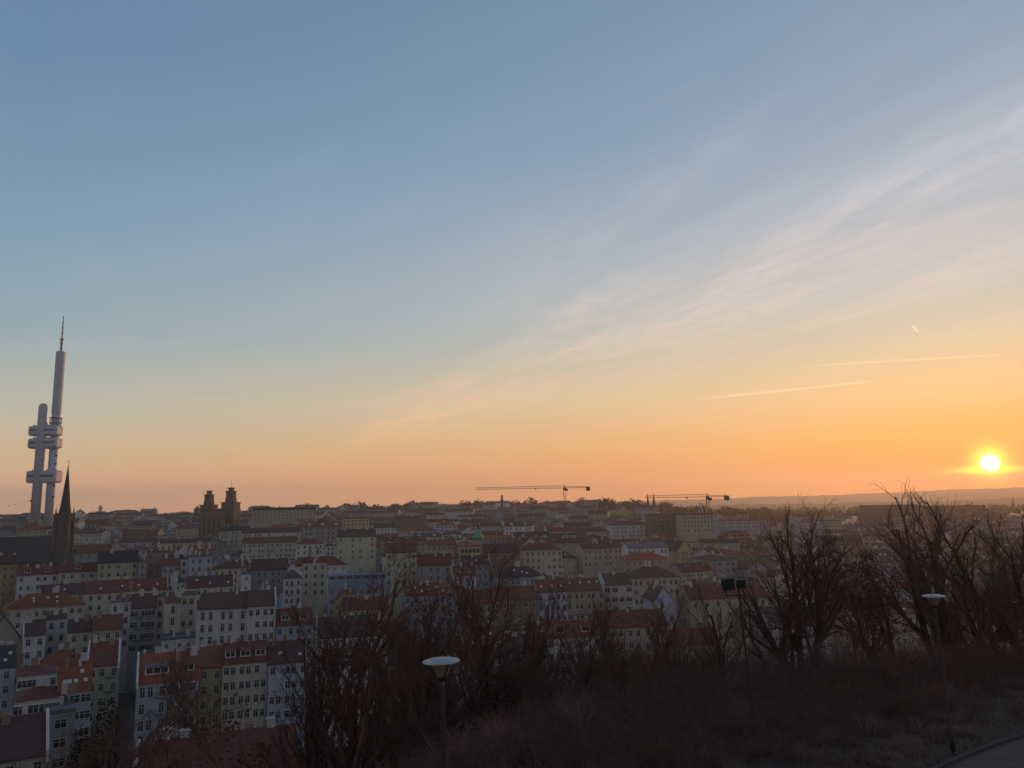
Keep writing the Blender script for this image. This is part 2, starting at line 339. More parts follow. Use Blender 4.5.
def house(L_, R_, h, roof='gable', rise=5.0, wall='cream', rc='dark red', depth=13.0, Y=None, label=None, cat='house', group='houses of the old district',
          win='n', cols=None, floors=None, pitch=3.4, sides='', chim=2, sky=0, dorm=0, parapet=None, wallmat=None, rnd=None, tall_base=3.0, rec=True, balc=(), name=None, z_e=None, xy=None, band=0, keep=None):
    rnd = rnd or random.Random(int(L_[0] * 13 + L_[1] * 7) if L_ else 1)
    if rec: rise *= .68 if roof not in ('flat', 'front', 'mansard') else 1; depth *= .88
    if xy is None:
        cx = (L_[0] + R_[0]) / 2; cy = (L_[1] + R_[1]) / 2
        if Y is None:
            Y = solve_Y(cx, cy, h)
            if Y is None: print('NOSOLVE', L_, R_, h); return None
        c = at(cx, cy, Y); ze = c.z
        def hit(px, py):
            d = ray(px, py); k = (ze - CZ) / d.z if abs(d.z) > 1e-4 else 1e9
            if not 0 < k * d.y < 1e5: k = Y / d.y
            yy = max(Y * .86, min(Y * 1.16, k * d.y)); return Vector((d.x * yy / d.y, yy, 0))
        a = hit(*L_); b = hit(*R_)
        if keep is None:
            az = math.atan2(-c.x, Y); yw = math.atan2(b.y - a.y, b.x - a.x)
            lim = az + R(2) if cx < 440 else max(az + R(2), R(9))
            if yw > lim:
                yw = lim; sx_ = (b.x - a.x) / 2; m_ = (a + b) / 2; ty = math.tan(yw)
                def cut(P_):   # stay on the pixel's own ray while turning the front
                    tx = P_.x / P_.y; yy = (m_.y - ty * m_.x) / (1 - ty * tx); return Vector((tx * yy, yy, 0))
                a, b = cut(a), cut(b)
    else: a, b, ze = xy; a = Vector((a[0], a[1], 0)); b = Vector((b[0], b[1], 0))
    w = (b - a).length; mid = (a + b) / 2; ang = math.atan2(b.y - a.y, b.x - a.x)
    nrm = Vector((-math.sin(ang), math.cos(ang), 0)); ctr = mid + nrm * depth / 2
    gz = min(ground(*(p.xy)) for p in (a, b, a + nrm * depth, b + nrm * depth)) - .5
    H = ze - gz; Yd = mid.y
    near = Yd < 300; midd = Yd < 560
    root = empty(name or 'house', (mid.x, mid.y, gz), ang)
    tag(root, label, cat, group)
    # walls
    wb = MB(); hw = w / 2; d = depth
    wm = wallmat or WM[wall]
    if roof in ('gable',): wb.prism([(0, 0), (0, H), (d / 2, H + rise - .04), (d, H), (d, 0)][::-1], -hw, hw)
    elif roof == 'front': wb.prism([(-hw, 0), (-hw, H), (0, H + rise - .04), (hw, H), (hw, 0)], 0, d, axis='y')
    elif roof == 'shed': wb.prism([(0, 0), (0, H), (d, H + rise - .04), (d, 0)][::-1], -hw, hw)
    else: wb.box(-hw, 0, 0, hw, d, H)
    if near or midd:
        wb.box(-hw + .01, -.22, H - .45, hw - .01, 0.0, H - .05)       # cornice
        if rnd.random() < .5 and H > 9: wb.box(-hw + .02, -.09, H - .45 - pitch * 1.02, hw - .02, 0.0, H - .25 - pitch * 1.02)
    # roof
    rb = MB(); o = .45; t = .22; e = .12
    def slope(y):  # roof surface height at y
        if roof == 'gable': return H + rise * (1 - abs(y - d / 2) / (d / 2))
        if roof == 'shed': return H + rise * y / d
        if roof == 'mansard': return H + min(1, y / 2.2) * rise
        return H + rise * min(1, min(y, d - y) / (d / 2))
    if roof == 'gable':
        k = rise / (d / 2)
        rb.prism([(-o, H - o * k), (d / 2, H + rise), (d + o, H - o * k), (d + o, H - o * k + t), (d / 2, H + rise + t), (-o, H - o * k + t)], -hw - e, hw + e)
    elif roof == 'front':
        k = rise / hw
        rb.prism([(-hw - o, H - o * k), (0, H + rise), (hw + o, H - o * k), (hw + o, H - o * k + t), (0, H + rise + t), (-hw - o, H - o * k + t)][::-1], -.25, d + .25, axis='y')
    elif roof == 'shed':
        k = rise / d; rb.prism([(-o, H - o * k), (d + o, H + rise + o * k), (d + o, H + rise + o * k + t), (-o, H - o * k + t)], -hw - e, hw + e)
    elif roof == 'hip':
        a0 = min(d / 2, hw * .9); O = o
        vs_ = [(-hw - O, -O, H - .1), (hw + O, -O, H - .1), (hw + O, d + O, H - .1), (-hw - O, d + O, H - .1), (-hw + a0, d / 2, H + rise), (hw - a0, d / 2, H + rise)]
        rb.add(vs_, [(0, 1, 5, 4), (1, 2, 5), (2, 3, 4, 5), (3, 0, 4), (3, 2, 1, 0)])
    elif roof == 'mansard':
        O = .3; i = 2.2
        rb.add([(-hw - .1, -O, H), (hw + .1, -O, H), (hw + .1, d + O, H), (-hw - .1, d + O, H), (-hw, i, H + rise), (hw, i, H + rise), (hw, d - i, H + rise), (-hw, d - i, H + rise)],
               [(0, 1, 5, 4), (1, 2, 6, 5), (2, 3, 7, 6), (3, 0, 4, 7), (4, 5, 6, 7), (3, 2, 1, 0)])
    elif roof == 'flat':
        rb.box(-hw - .15, -.15, H, hw + .15, d + .15, H + .25); rb.box(-hw, 0, H + .25, hw, .25, H + .7); rb.box(-hw, d - .25, H + .25, hw, d, H + .7)
    ro = rb.build('roof', RM[rc], root)
    if parapet:     # fire walls that stand above the roof at its ends
        for sgn in parapet:
            x = -hw + .05 if sgn == 'l' else hw - .05; k = rise / (d / 2)
            MB().prism([(-.5, H - 1.2), (-.5, H + .35), (d / 2, H + rise + .75), (d + .5, H + .35), (d + .5, H - 1.2)][::-1], x - .22, x + .22).build('fire_wall', WM['white'] if rnd.random() < .5 else WM['beige'], root)
    top = H + (rise if roof != 'flat' else .5)
    for i in range(chim + (3 if Yd < 560 else 1) + int(w / 16)):
        x = (rnd.random() - .5) * w * .86; yy = d * rnd.choice((.42, .5, .58, .7)) if roof != 'flat' else d * rnd.random()
        if roof in ('hip', 'front'): x *= .35; yy = d / 2
        z = slope(yy) if roof != 'front' else H + rise * (1 - abs(x) / hw)
        c = link('chimney', CHB if rnd.random() < .35 else CHW, ro, (x, yy, z)); c.scale = (rnd.uniform(.6, 1.5), rnd.uniform(.6, .95), rnd.uniform(.6, 1.15))
    if midd and roof in ('gable', 'hip') and sky:
        k = math.atan2(rise, d / 2)
        for i in range(sky):
            x = -hw + w * (i + .6 + rnd.uniform(-.15, .15)) / sky; x = max(-hw + 1.2 + (d / 2 if roof == 'hip' else 0), min(hw - 1.2 - (d / 2 if roof == 'hip' else 0), x))
            yy = d * rnd.choice((.14, .2, .3)); s = link('skylight', SKY, ro, (x, yy, slope(yy) + t * 1.05)); s.rotation_euler = (k, 0, 0)
    if dorm and roof in ('gable', 'hip', 'mansard'):
        dw = 2.4 if dorm > 0 else min(w * .62, 12); n_ = max(1, dorm)
        for i in range(n_):
            x = -hw + w * (i + .5) / n_ if dorm > 0 else 0
            db = MB(); hh = 1.9; y0 = 1.2
            z0 = slope(y0) - .1; y1 = d * .42; zt = z0 + hh
            db.box(x - dw / 2, y0, z0, x + dw / 2, y1, zt)
            db.add([(x - dw/2 - .2, y0 - .3, zt), (x + dw/2 + .2, y0 - .3, zt), (x + dw/2 + .2, y1 + .4, zt + .35), (x - dw/2 - .2, y1 + .4, zt + .35),
                    (x - dw/2 - .2, y0 - .3, zt + .15), (x + dw/2 + .2, y0 - .3, zt + .15), (x + dw/2 + .2, y1 + .4, zt + .5), (x - dw/2 - .2, y1 + .4, zt + .5)],
                   [(3, 2, 1, 0), (4, 5, 6, 7), (0, 1, 5, 4), (1, 2, 6, 5), (2, 3, 7, 6), (3, 0, 4, 7)], 1)
            dm = db.build('dormer', [WM['white'] if rc != 'blue tin' else WM['pale blue'], RM['grey tin'] if dorm < 0 else RM[rc]], root)
            pb = MB(); npn = 2 if dorm > 0 else max(3, int(dw / 2.2)); pw = (dw - .3) / npn
            for j in range(npn): pb.box(x - dw/2 + .15 + j * pw + .08, y0 - .03, z0 + .55, x - dw/2 + .15 + (j + 1) * pw - .08, y0 + .02, z0 + hh - .2)
            if midd: pb.build('pane', M['glass'], dm)
    for bx, bl in balc:
        zb_ = H - 1.35 - WDIM[win][1] - bl * pitch; xb_ = -hw + w * bx; q = MB().box(xb_ - 1.1, -1.0, zb_, xb_ + 1.1, .0, zb_ + .16)
        for j in range(9): q.box(xb_ - 1.08 + j * .27 - .02, -.98, zb_ + .16, xb_ - 1.08 + j * .27 + .02, -.94, zb_ + 1.0)
        q.box(xb_ - 1.1, -1.0, zb_ + 1.0, xb_ + 1.1, -.92, zb_ + 1.06).box(xb_ - 1.1, -.92, zb_ + 1.0, xb_ - 1.04, 0, zb_ + 1.06).box(xb_ + 1.04, -.92, zb_ + 1.0, xb_ + 1.1, 0, zb_ + 1.06).build('balcony', M['towerd'], root)
    # windows
    ww, wh = WDIM[win]
    ncol = cols if cols is not None else max(2, int(w / (2.9 if win == 'n' else 3.5)))
    nfl = floors if floors is not None else max(1, min(4, int((H - 1.5) / pitch)))
    spots = []
    jit = rnd.uniform(-.12, .12)
    for fl in range(nfl):
        z = H - 1.1 - wh - fl * pitch
        for c_ in range(ncol):
            if ncol > 3 and rnd.random() < .10: continue
            x = -hw + w * (c_ + .5 + (jit if c_ % 2 else -jit)) / ncol
            spots.append((x, 0, z, 0))
        for sd in sides:
            nc2 = max(1, int(d / 4.5))
            for c_ in range(nc2):
                yy = d * (c_ + .5) / nc2
                spots.append((-hw if sd == 'l' else hw, yy, z, -math.pi / 2 if sd == 'l' else math.pi / 2))
    spots = spots[:95]
    if midd:
        fm, pm = WMESH[(win, near)]
        for x, yy, z, rz in spots:
            wo_ = link('window', fm, root, (x, yy, z), rz)
            if pm: link('pane', pm, wo_)
    else:
        for x, yy, z, rz in spots:
            if yy: continue
            wb.box(x - ww / 2 - .12, -.05, z - .12, x + ww / 2 + .12, 0, z + wh + .1, 0); wb.add([(x - ww/2, -.06, z), (x + ww/2, -.06, z), (x + ww/2, -.06, z + wh), (x - ww/2, -.06, z + wh)], [(0, 1, 2, 3)], 1)
    wall_o = wb.build('wall', [wm, M['glass']], root)
    pl = [proj((q.x, q.y, gz + hh_)) for q in (a, b, a + nrm * d, b + nrm * d) for hh_ in (H, top)]
    r_ = dict(root=root, x0=min(p[0] for p in pl), x1=max(p[0] for p in pl), y0=min(p[1] for p in pl), ye=max(proj((q.x, q.y, gz + H))[1] for q in (a, b)), Y=Yd, c=ctr, rad=math.hypot(w, d) / 2, w=w, d=d, ang=ang,
              H=H, wall=wall, rc=rc, roof=roof, hand=label is not None, rec=rec, band=band)
    HOUSES.append(r_)
    return root
M['concrete_dark'] = mat('dark_concrete', (.10, .085, .075), (.07, .06, .055), .1, .95)  # plain dark concrete tone for the horizon offices
HAND = [
 # nearest, left edge
 dict(L_=(-24, 766), R_=(48, 751), h=15, rise=7, depth=15, wall='cream', rc='plum', parapet='r', chim=3, floors=1, label='house at the bottom left corner, only its broad dark red roof and white chimneys showing', Y=128),
 dict(L_=(132, 796), R_=(300, 770), h=13, rise=6.5, depth=17, wall='cream', rc='dark red', chim=6, floors=1, parapet='l', label='long red-brown roof with a pale crumbling ridge along the bottom edge behind the bare tree', Y=112),
 dict(L_=(45, 716), R_=(76, 711), h=16, roof='flat', depth=8, wall='grey', rc='grey tin', chim=0, cols=1, floors=4, win='w', label='blank grey wing with one column of wide windows below the orange roof', Y=152),
 dict(L_=(14, 702), R_=(64, 696), h=16, roof='hip', rise=2.6, depth=12, wall='white', rc='dark red', chim=1, cols=4, win='w', label='white house with a low flattish red roof above the bottom left roof', Y=168),
 dict(L_=(-16, 671), R_=(16, 664), h=18, rise=6, wall='pale blue', rc='slate', chim=3, sky=4, depth=14, label='pale blue house with a dark slate roof at the left edge of the picture', Y=196),
 dict(L_=(18, 677), R_=(56, 672), h=16, roof='hip', rise=2.0, wall='white', rc='dark red', chim=1, win='w', cols=4, label='white house with a long window strip under a shallow dark red roof', Y=188),
 dict(L_=(58, 693), R_=(92, 687), h=15, rise=7, depth=14, wall='blue grey', rc='orange red', chim=1, sky=5, dorm=0, win='w', cols=3, sides='r', label='blue grey house with a bright orange-red roof dotted with skylights', Y=172),
 dict(L_=(87, 666), R_=(119, 663), h=16, rise=6.5, wall='pale green', rc='dark red', chim=2, depth=14, parapet='lr', cols=3, balc=((.75, 0), (.75, 1)), label='pale green house with a dark red roof beside the orange skylight roof', Y=198),
 dict(L_=(42, 668), R_=(84, 662), h=14, roof='hip', rise=5, wall='white', rc='orange red', chim=1, cols=5, sky=2, label='white house with a hipped orange roof behind the slate-roofed blue house', Y=212),
 dict(L_=(137, 683), R_=(176, 679), h=17, rise=7, depth=13, wall='pale blue', rc='orange red', chim=2, dorm=-1, cols=4, win='t', balc=((.6, 0), (.6, 1), (.6, 2)), parapet='l', label='light blue house with a wide glazed dormer in its orange roof', Y=176),
 dict(L_=(177, 679), R_=(199, 677), h=17, rise=7, depth=12, wall='pale blue', rc='orange red', chim=1, dorm=1, cols=2, label='narrow pale blue house with one dormer, right of the wide-dormer house', Y=178),
 dict(L_=(200, 668), R_=(222, 665), h=15, rise=5.5, depth=13, wall='yellow', rc='rust', chim=1, cols=2, label='narrow yellow house with plain windows left of the three-dormer house', Y=194),
 dict(L_=(222.5, 664), R_=(268, 659.5), h=16, rise=5.5, depth=13, wall='cream', rc='dark red', chim=1, dorm=3, cols=6, label='cream and yellow ornate house with three white dormers in a red roof', Y=196),
 dict(L_=(268.5, 664), R_=(306, 660), h=16, rise=6, depth=13, wall='pale blue', rc='plum', chim=1, sky=2, cols=5, parapet='r', label='sky blue house with a plum-dark roof right of the three-dormer house', Y=198),
 dict(L_=(162, 641), R_=(206, 637), h=8, roof='flat', wall='white', rc='grey tin', chim=0, cols=4, win='s', floors=1, depth=10, label='low flat-roofed white annex with small square windows', Y=232),
 dict(L_=(197, 609), R_=(247, 607), h=20, rise=5.5, depth=14, wall='white', rc='brown', chim=1, cols=5, win='t', label='large white house with brown roof and unevenly spaced tall windows', Y=232),
 dict(L_=(247.3, 607), R_=(276, 604), h=20, rise=5.5, depth=14, wall='white', rc='brown', chim=1, cols=4, parapet='r', label='white house with a paired-window front and a bare gable on its right', Y=233),
 dict(L_=(165, 604), R_=(181, 601), h=20, roof='shed', rise=2.5, depth=9, wall='cream', rc='rust', chim=0, cols=1, win='t', label='slim cream stair wing with a small rust lean-to roof', Y=240),
 dict(L_=(157, 597), R_=(196, 595), h=21, roof='flat', depth=8, wall='cream', rc='grey tin', chim=2, cols=5, label='cream flat-roofed block behind the slim stair wing', Y=256),
 dict(L_=(131, 608), R_=(157, 606), h=18, rise=5, depth=12, wall='blue grey', rc='brown', chim=2, cols=3, balc=((.3, 0), (.3, 1), (.3, 2), (.7, 0), (.7, 1), (.7, 2)), win='w', label='shadowy blue grey courtyard house with stacked balconies', Y=246),
 dict(L_=(111, 603), R_=(131, 602), h=18, roof='flat', depth=9, wall='white', rc='grey tin', chim=1, cols=2, label='narrow white house end with two window columns by the balcony house', Y=244),
 dict(L_=(93, 630), R_=(123, 627), h=14, rise=4.5, depth=11, wall='beige', rc='rust', chim=2, cols=3, label='beige house with rust roof in front of the narrow white end wall', Y=226),
 dict(L_=(68, 633), R_=(92, 630), h=13, rise=4, depth=11, wall='cream', rc='brown', chim=1, cols=2, label='small cream house with a brown roof between white block and beige house', Y=228),
 dict(L_=(47, 620), R_=(67, 618), h=16, roof='shed', rise=2, depth=10, wall='white', rc='brown', chim=1, cols=2, label='tall white block with two window columns under a slanting brown roof', Y=236),
 dict(L_=(23, 637), R_=(46, 633), h=13, rise=5, depth=13, wall='white', rc='brown', chim=2, cols=2, parapet='l', label='small white house with steep brown roof beside a bare beige gable', Y=224),
 dict(L_=(-18, 645), R_=(22, 640), h=13, roof='front', rise=7, depth=12, wall='beige', rc='slate', chim=0, cols=0, floors=0, label='bare beige gable wall at the left edge below the orange hip roof', Y=222),
 dict(L_=(4, 612), R_=(85, 602), h=14, roof='hip', rise=6, depth=16, wall='cream', rc='orange red', chim=0, sky=5, cols=9, label='long cream house with a big orange hipped roof and a row of skylights', Y=268),
 dict(L_=(86, 595), R_=(168, 587), h=12, rise=5.5, depth=14, wall='cream', rc='dark red', chim=2, sky=4, parapet='r', cols=9, label='very long low cream house with dark red roof and four pale skylights', Y=300),
 dict(L_=(38, 597), R_=(86, 592), h=12, rise=5, depth=14, wall='cream', rc='plum', chim=2, sky=1, label='dark red roofed house between the orange hip roof and the white row', Y=306),
 dict(L_=(-14, 566), R_=(17, 562), h=17, rise=4.5, depth=12, wall='ochre', rc='plum', chim=2, sides='r', cols=4, label='tall ochre yellow house at the left edge below the church roof', Y=335),
 dict(L_=(17, 576), R_=(58, 573), h=13, rise=4, depth=12, wall='white', rc='dark red', chim=3, dorm=2, cols=5, label='white house with an attic window and dark red roof beside the ochre house', Y=338),
 dict(L_=(58.3, 573), R_=(97, 570), h=13, rise=4.5, depth=12, wall='cream', rc='dark red', chim=2, dorm=1, cols=4, label='cream house with one small gabled dormer left of the pale green house', Y=342),
 dict(L_=(98, 564), R_=(138, 560), h=15, rise=6.5, depth=14, wall='pale green', rc='slate', chim=3, cols=5, sides='', label='pale yellow-green house under a steep black slate roof', Y=344),
 dict(L_=(138.5, 563), R_=(147, 562), h=14, roof='flat', depth=10, wall='grey', rc='grey tin', chim=1, cols=1, label='narrow grey house squeezed right of the pale green house', Y=346),
 dict(L_=(147.3, 553), R_=(162, 552), h=18, roof='flat', depth=11, wall='pink', rc='grey tin', chim=3, cols=2, label='tall reddish house with two white chimneys on its flat top', Y=356),
 dict(L_=(162, 567), R_=(180, 565), h=12, roof='mansard', rise=3.2, depth=11, wall='grey', rc='rust', chim=1, cols=3, label='low grey house with a steep rust mansard roof', Y=352),
 dict(L_=(180.5, 560), R_=(188, 559), h=14, roof='flat', depth=9, wall='white', rc='slate', chim=1, cols=1, label='slim white house with a dark flat top left of the white block', Y=356),
 dict(L_=(189, 558), R_=(212, 556), h=15, roof='flat', depth=12, wall='pale blue', rc='grey tin', chim=3, cols=3, label='bluish white block with uneven dark windows and a stepped top', Y=352),
 dict(L_=(213, 570), R_=(246, 567), h=11, roof='hip', rise=5, depth=13, wall='cream', rc='brown', chim=1, cols=5, sides='r', label='cream house with five lit-looking windows under a brown hip roof', Y=350),
 dict(L_=(186, 588), R_=(234, 585), h=14, rise=5, depth=12, wall='cream', rc='plum', chim=0, parapet='r', sky=3, cols=6, label='plum-roofed house with a bright white gable on its right', Y=290),
 dict(L_=(241, 575), R_=(251, 574), h=17, roof='flat', depth=9, wall='white', rc='blue tin', chim=0, cols=1, win='s', label='small white cube with a blue-grey top beside the white gable', Y=296),
 dict(L_=(168, 584), R_=(186, 581), h=10, roof='hip', rise=3.5, depth=10, wall='white', rc='slate', chim=1, cols=3, label='low white outbuilding with a blue-black roof left of the plum roof', Y=312),
 dict(L_=(76, 554), R_=(112, 551), h=12, rise=6, depth=15, wall='grey', rc='rust', chim=0, cols=4, win='t', label='grey school-like hall with tall windows right of the church tower', Y=440),
 dict(L_=(303, 564), R_=(327, 562), h=20, roof='flat', depth=11, wall='cream', rc='dark red', chim=2, cols=3, label='tall cream block with a single column look and dark openings', Y=338),
 dict(L_=(284, 579), R_=(301, 577), h=16, rise=4.5, roof='hip', depth=10, wall='white', rc='brown', chim=1, cols=3, balc=((.4, 0), (.4, 1)), label='white house with black balcony openings beside the tall cream block', Y=312),
 dict(L_=(276, 626), R_=(313, 622), h=14, rise=5.5, depth=13, wall='blue grey', rc='dark red', dorm=2, cols=4, chim=2, label='bluish house with two blue dormers in a dark red roof', Y=236),
 dict(L_=(316, 641), R_=(378, 632), h=13, rise=6.5, depth=16, wall='white', rc='brown', chim=2, cols=8, parapet='l', label='white house with arched upper windows under a broad brown roof', Y=222),
 dict(L_=(322, 669), R_=(368, 661), h=10, rise=4.5, depth=12, wall='white', rc='rust', chim=2, dorm=1, cols=4, label='low white house with a rust roof behind the bare branches', Y=198),
 dict(L_=(328, 590), R_=(387, 583), h=12, roof='mansard', rise=4.0, depth=13, wall='blue grey', rc='blue tin', dorm=7, chim=0, cols=8, label='long blue-tin mansard roof with a strip of white dormer windows', Y=300),
 dict(L_=(334, 602), R_=(358, 600), h=10, roof='front', rise=3.5, depth=10, wall='ochre', rc='brown', chim=1, cols=3, floors=1, label='ochre gabled hall in front of the blue mansard roof', Y=276),
 dict(L_=(342, 612), R_=(388, 606), h=12, roof='gable', rise=4.5, depth=12, wall='cream', rc='dark red', chim=3, cols=5, label='cream house with dark red roof below the blue mansard', Y=262),
 dict(L_=(386, 553), R_=(417, 551), h=22, rise=5, depth=13, wall='pale green', rc='dark red', chim=3, cols=4, label='tall plain pale green house with tiny scattered windows', Y=330),
 dict(L_=(418, 567), R_=(451, 563), h=16, rise=5.5, depth=13, wall='grey', rc='dark red', chim=2, cols=4, label='grey house with red roof right of the tall pale green house', Y=330),
 dict(L_=(404, 600), R_=(447, 590), h=16, rise=5, depth=12, wall='blue grey', rc='rust', chim=3, sky=6, cols=5, label='row house whose rust roof carries a chain of glinting skylights', Y=282),
 dict(L_=(447.5, 590), R_=(462, 588), h=16, roof='hip', rise=4, depth=13, wall='pale blue', rc='rust', chim=1, cols=2, label='pale blue corner house at the end of the glinting skylight row', Y=290),
 dict(L_=(452, 577), R_=(476, 574), h=13, rise=5, depth=12, wall='white', rc='dark red', chim=1, sky=2, cols=4, parapet='l', label='white house with a diagonal dark red roof above the corner house', Y=324),
 dict(L_=(462, 566), R_=(490, 562), h=12, rise=5, depth=12, wall='blue grey', rc='plum', chim=1, sky=3, cols=4, parapet='r', label='small blue grey house with glinting roof windows below the green dome', Y=360),
 dict(L_=(484, 553), R_=(519, 551), h=15, rise=5.5, depth=14, wall='brown', rc='plum', chim=1, cols=6, label='brown brick house with plum roof right below the green dome', Y=400),
 dict(L_=(519.5, 552), R_=(562, 548), h=13, roof='hip', rise=5, depth=14, wall='cream', rc='dark red', chim=0, cols=8, label='long cream house with hipped red roof right of the brick house', Y=410),
 dict(L_=(454, 606), R_=(493, 601), h=14, rise=5, depth=13, wall='beige', rc='dark red', chim=2, cols=5, label='beige house with dark red roof behind the tree with many stems', Y=262),
 dict(L_=(493.5, 602), R_=(537, 596), h=15, rise=5, depth=13, wall='brown', rc='dark red', chim=2, cols=6, label='brown house with red roof left of the light blue house', Y=262),
 dict(L_=(537.5, 593), R_=(567, 590), h=16, rise=5, depth=13, wall='pale blue', rc='rust', chim=3, sky=3, cols=5, label='light blue house in the middle under a long rust roof', Y=270),
 dict(L_=(567.3, 592), R_=(603, 588), h=14, rise=5, depth=13, wall='beige', rc='rust', chim=3, sky=4, parapet='r', cols=6, label='beige house under the rust roof right of the light blue house', Y=274),
 dict(L_=(604, 586), R_=(632, 583), h=15, rise=5, depth=13, wall='white', rc='brown', chim=0, win='w', cols=4, parapet='l', label='white modern house with wide paired windows and brown roof', Y=286),
 dict(L_=(632.5, 581), R_=(679, 574), h=14, roof='hip', rise=5.5, depth=15, wall='cream', rc='brown', chim=0, cols=8, label='long pale cream house with a hipped brown roof', Y=306),
 dict(L_=(655, 600), R_=(673, 599), h=10, roof='front', rise=4, depth=14, wall='pale blue', rc='brown', chim=0, cols=1, floors=1, label='small pale turquoise gable front below the long cream house', Y=262),
 dict(L_=(690, 604), R_=(768, 592), h=12, rise=5.5, depth=14, wall='beige', rc='dark red', chim=3, cols=7, label='long red-roofed beige house behind the floodlight pole', Y=262),
 dict(L_=(600, 632), R_=(668, 621), h=13, rise=5.5, depth=14, wall='beige', rc='dark red', chim=3, cols=8, label='beige house with long dark red roof just above the brushwood', Y=232),
 dict(L_=(548, 640), R_=(600, 633), h=13, rise=5, depth=13, wall='white', rc='rust', chim=2, dorm=2, cols=6, label='white house with rust roof and dormers just above the brushwood', Y=226),
 dict(L_=(508, 655), R_=(548, 648), h=12, rise=5.5, depth=12, wall='blue grey', rc='brown', chim=3, cols=4, label='blue grey house half hidden by twigs right of the street lamp', Y=212),
 dict(L_=(456, 662), R_=(506, 655), h=12, roof='hip', rise=4, depth=12, wall='grey', rc='dark red', chim=2, cols=5, label='grey house with red hip roof half hidden behind the lamp tree', Y=208),
 dict(L_=(388, 668), R_=(440, 659), h=12, rise=5, depth=12, wall='beige', rc='brown', chim=2, cols=5, label='beige house with brown roof between tree stems left of the lamp', Y=206),
 dict(L_=(668, 650), R_=(720, 640), h=12, rise=5, depth=12, wall='beige', rc='dark red', chim=2, cols=5, label='beige house glimpsed through branches left of the floodlight pole', Y=222),
 dict(L_=(17, 531), R_=(47, 530), h=13, rise=11, roof='hip', depth=22, wall='beige', rc='rust', chim=2, cols=8, Y=700, label='broad rust hip roof at the foot of the television tower'),
 dict(L_=(-14, 535), R_=(16, 532), h=13, rise=9, depth=20, wall='ochre', rc='dark red', chim=2, cols=8, Y=690, label='dark red roof at the left edge behind the church nave'),
 # mid distance
 dict(L_=(219, 531), R_=(250, 530), h=14, rise=5, depth=14, wall='cream', rc='slate', chim=2, cols=6, label='cream house with slate roof in front of the twin towers', Y=640),
 dict(L_=(253, 511), R_=(316, 509), h=22, roof='mansard', rise=3, depth=16, wall='beige', rc='slate', chim=5, cols=16, Y=900, label='long pale six-storey apartment block right of the twin towers'),
 dict(L_=(243, 534), R_=(300, 531), h=12, rise=5, depth=14, wall='white', rc='plum', chim=2, cols=12, Y=600, label='long white house with plum roof below the pale apartment block'),
 dict(L_=(243, 544), R_=(297, 541), h=12, rise=5, depth=14, wall='cream', rc='dark red', chim=2, cols=12, Y=520, label='long cream barrack-like house with a hipped red roof'),
 dict(L_=(343, 519), R_=(369, 518), h=14, roof='flat', depth=14, wall='yellow', rc='brown', chim=1, cols=7, Y=690, label='flat yellow house below the middle skyline'),
 dict(L_=(337, 537), R_=(376, 536), h=17, rise=6, depth=15, wall='pale green', rc='brown', chim=2, cols=4, sides='l', Y=470, label='house with a tall pale yellow gable and dark brown roof'),
 dict(L_=(303, 527), R_=(342, 526), h=14, rise=5.5, depth=14, wall='grey', rc='orange red', chim=1, dorm=3, cols=7, Y=610, label='grey house with a bright red patch of roof and dormers'),
 dict(L_=(296, 545), R_=(324, 543), h=12, roof='hip', rise=4.5, depth=13, wall='white', rc='dark red', chim=1, cols=5, Y=505, label='white house with dark red hipped roof below the grey dormer house'),
 dict(L_=(651, 516), R_=(681, 514), h=28, roof='flat', depth=18, wall='brown', rc='slate', chim=3, cols=9, Y=640, cat='apartment block', label='brownish flat-roofed apartment slab left of the tallest slab'),
 dict(L_=(683, 516), R_=(713, 514), h=30, roof='flat', depth=18, wall='beige', rc='slate', chim=2, cols=9, Y=620, cat='apartment block', label='tall beige slab below the right-hand crane'),
 dict(L_=(719, 522), R_=(766, 520), h=24, roof='flat', depth=22, wall='blue grey', rc='grey tin', chim=1, cols=12, Y=700, cat='office block', label='bluish office block with a big grey roof right of the beige slab'),
 dict(L_=(628, 549), R_=(668, 547), h=12, rise=3.5, depth=14, wall='white', rc='grey tin', chim=0, cols=9, Y=430, label='white low hall with a strip of windows below the apartment slabs'),
 dict(L_=(625, 560), R_=(668, 558), h=11, roof='hip', rise=4.5, depth=14, wall='beige', rc='orange red', chim=1, cols=7, Y=400, label='beige house with rusty orange hip roof below the white low hall'),
 dict(L_=(866, 506), R_=(918, 504.5), h=26, roof='flat', depth=18, wall='brown', wallmat=M['concrete_dark'], rc='slate', chim=2, cols=14, pitch=4.2, win='w', Y=1050, cat='office block', label='many-storeyed office block on the right horizon below the sun'),
 dict(L_=(921, 507), R_=(985, 505), h=20, roof='flat', depth=16, wall='brown', wallmat=M['concrete_dark'], rc='slate', chim=3, cols=16, pitch=4.2, win='w', Y=1120, cat='office block', label='lower hazy office wing continuing right of the horizon office block'),
]
hand_windows = 0
for h_ in HAND: house(**h_)

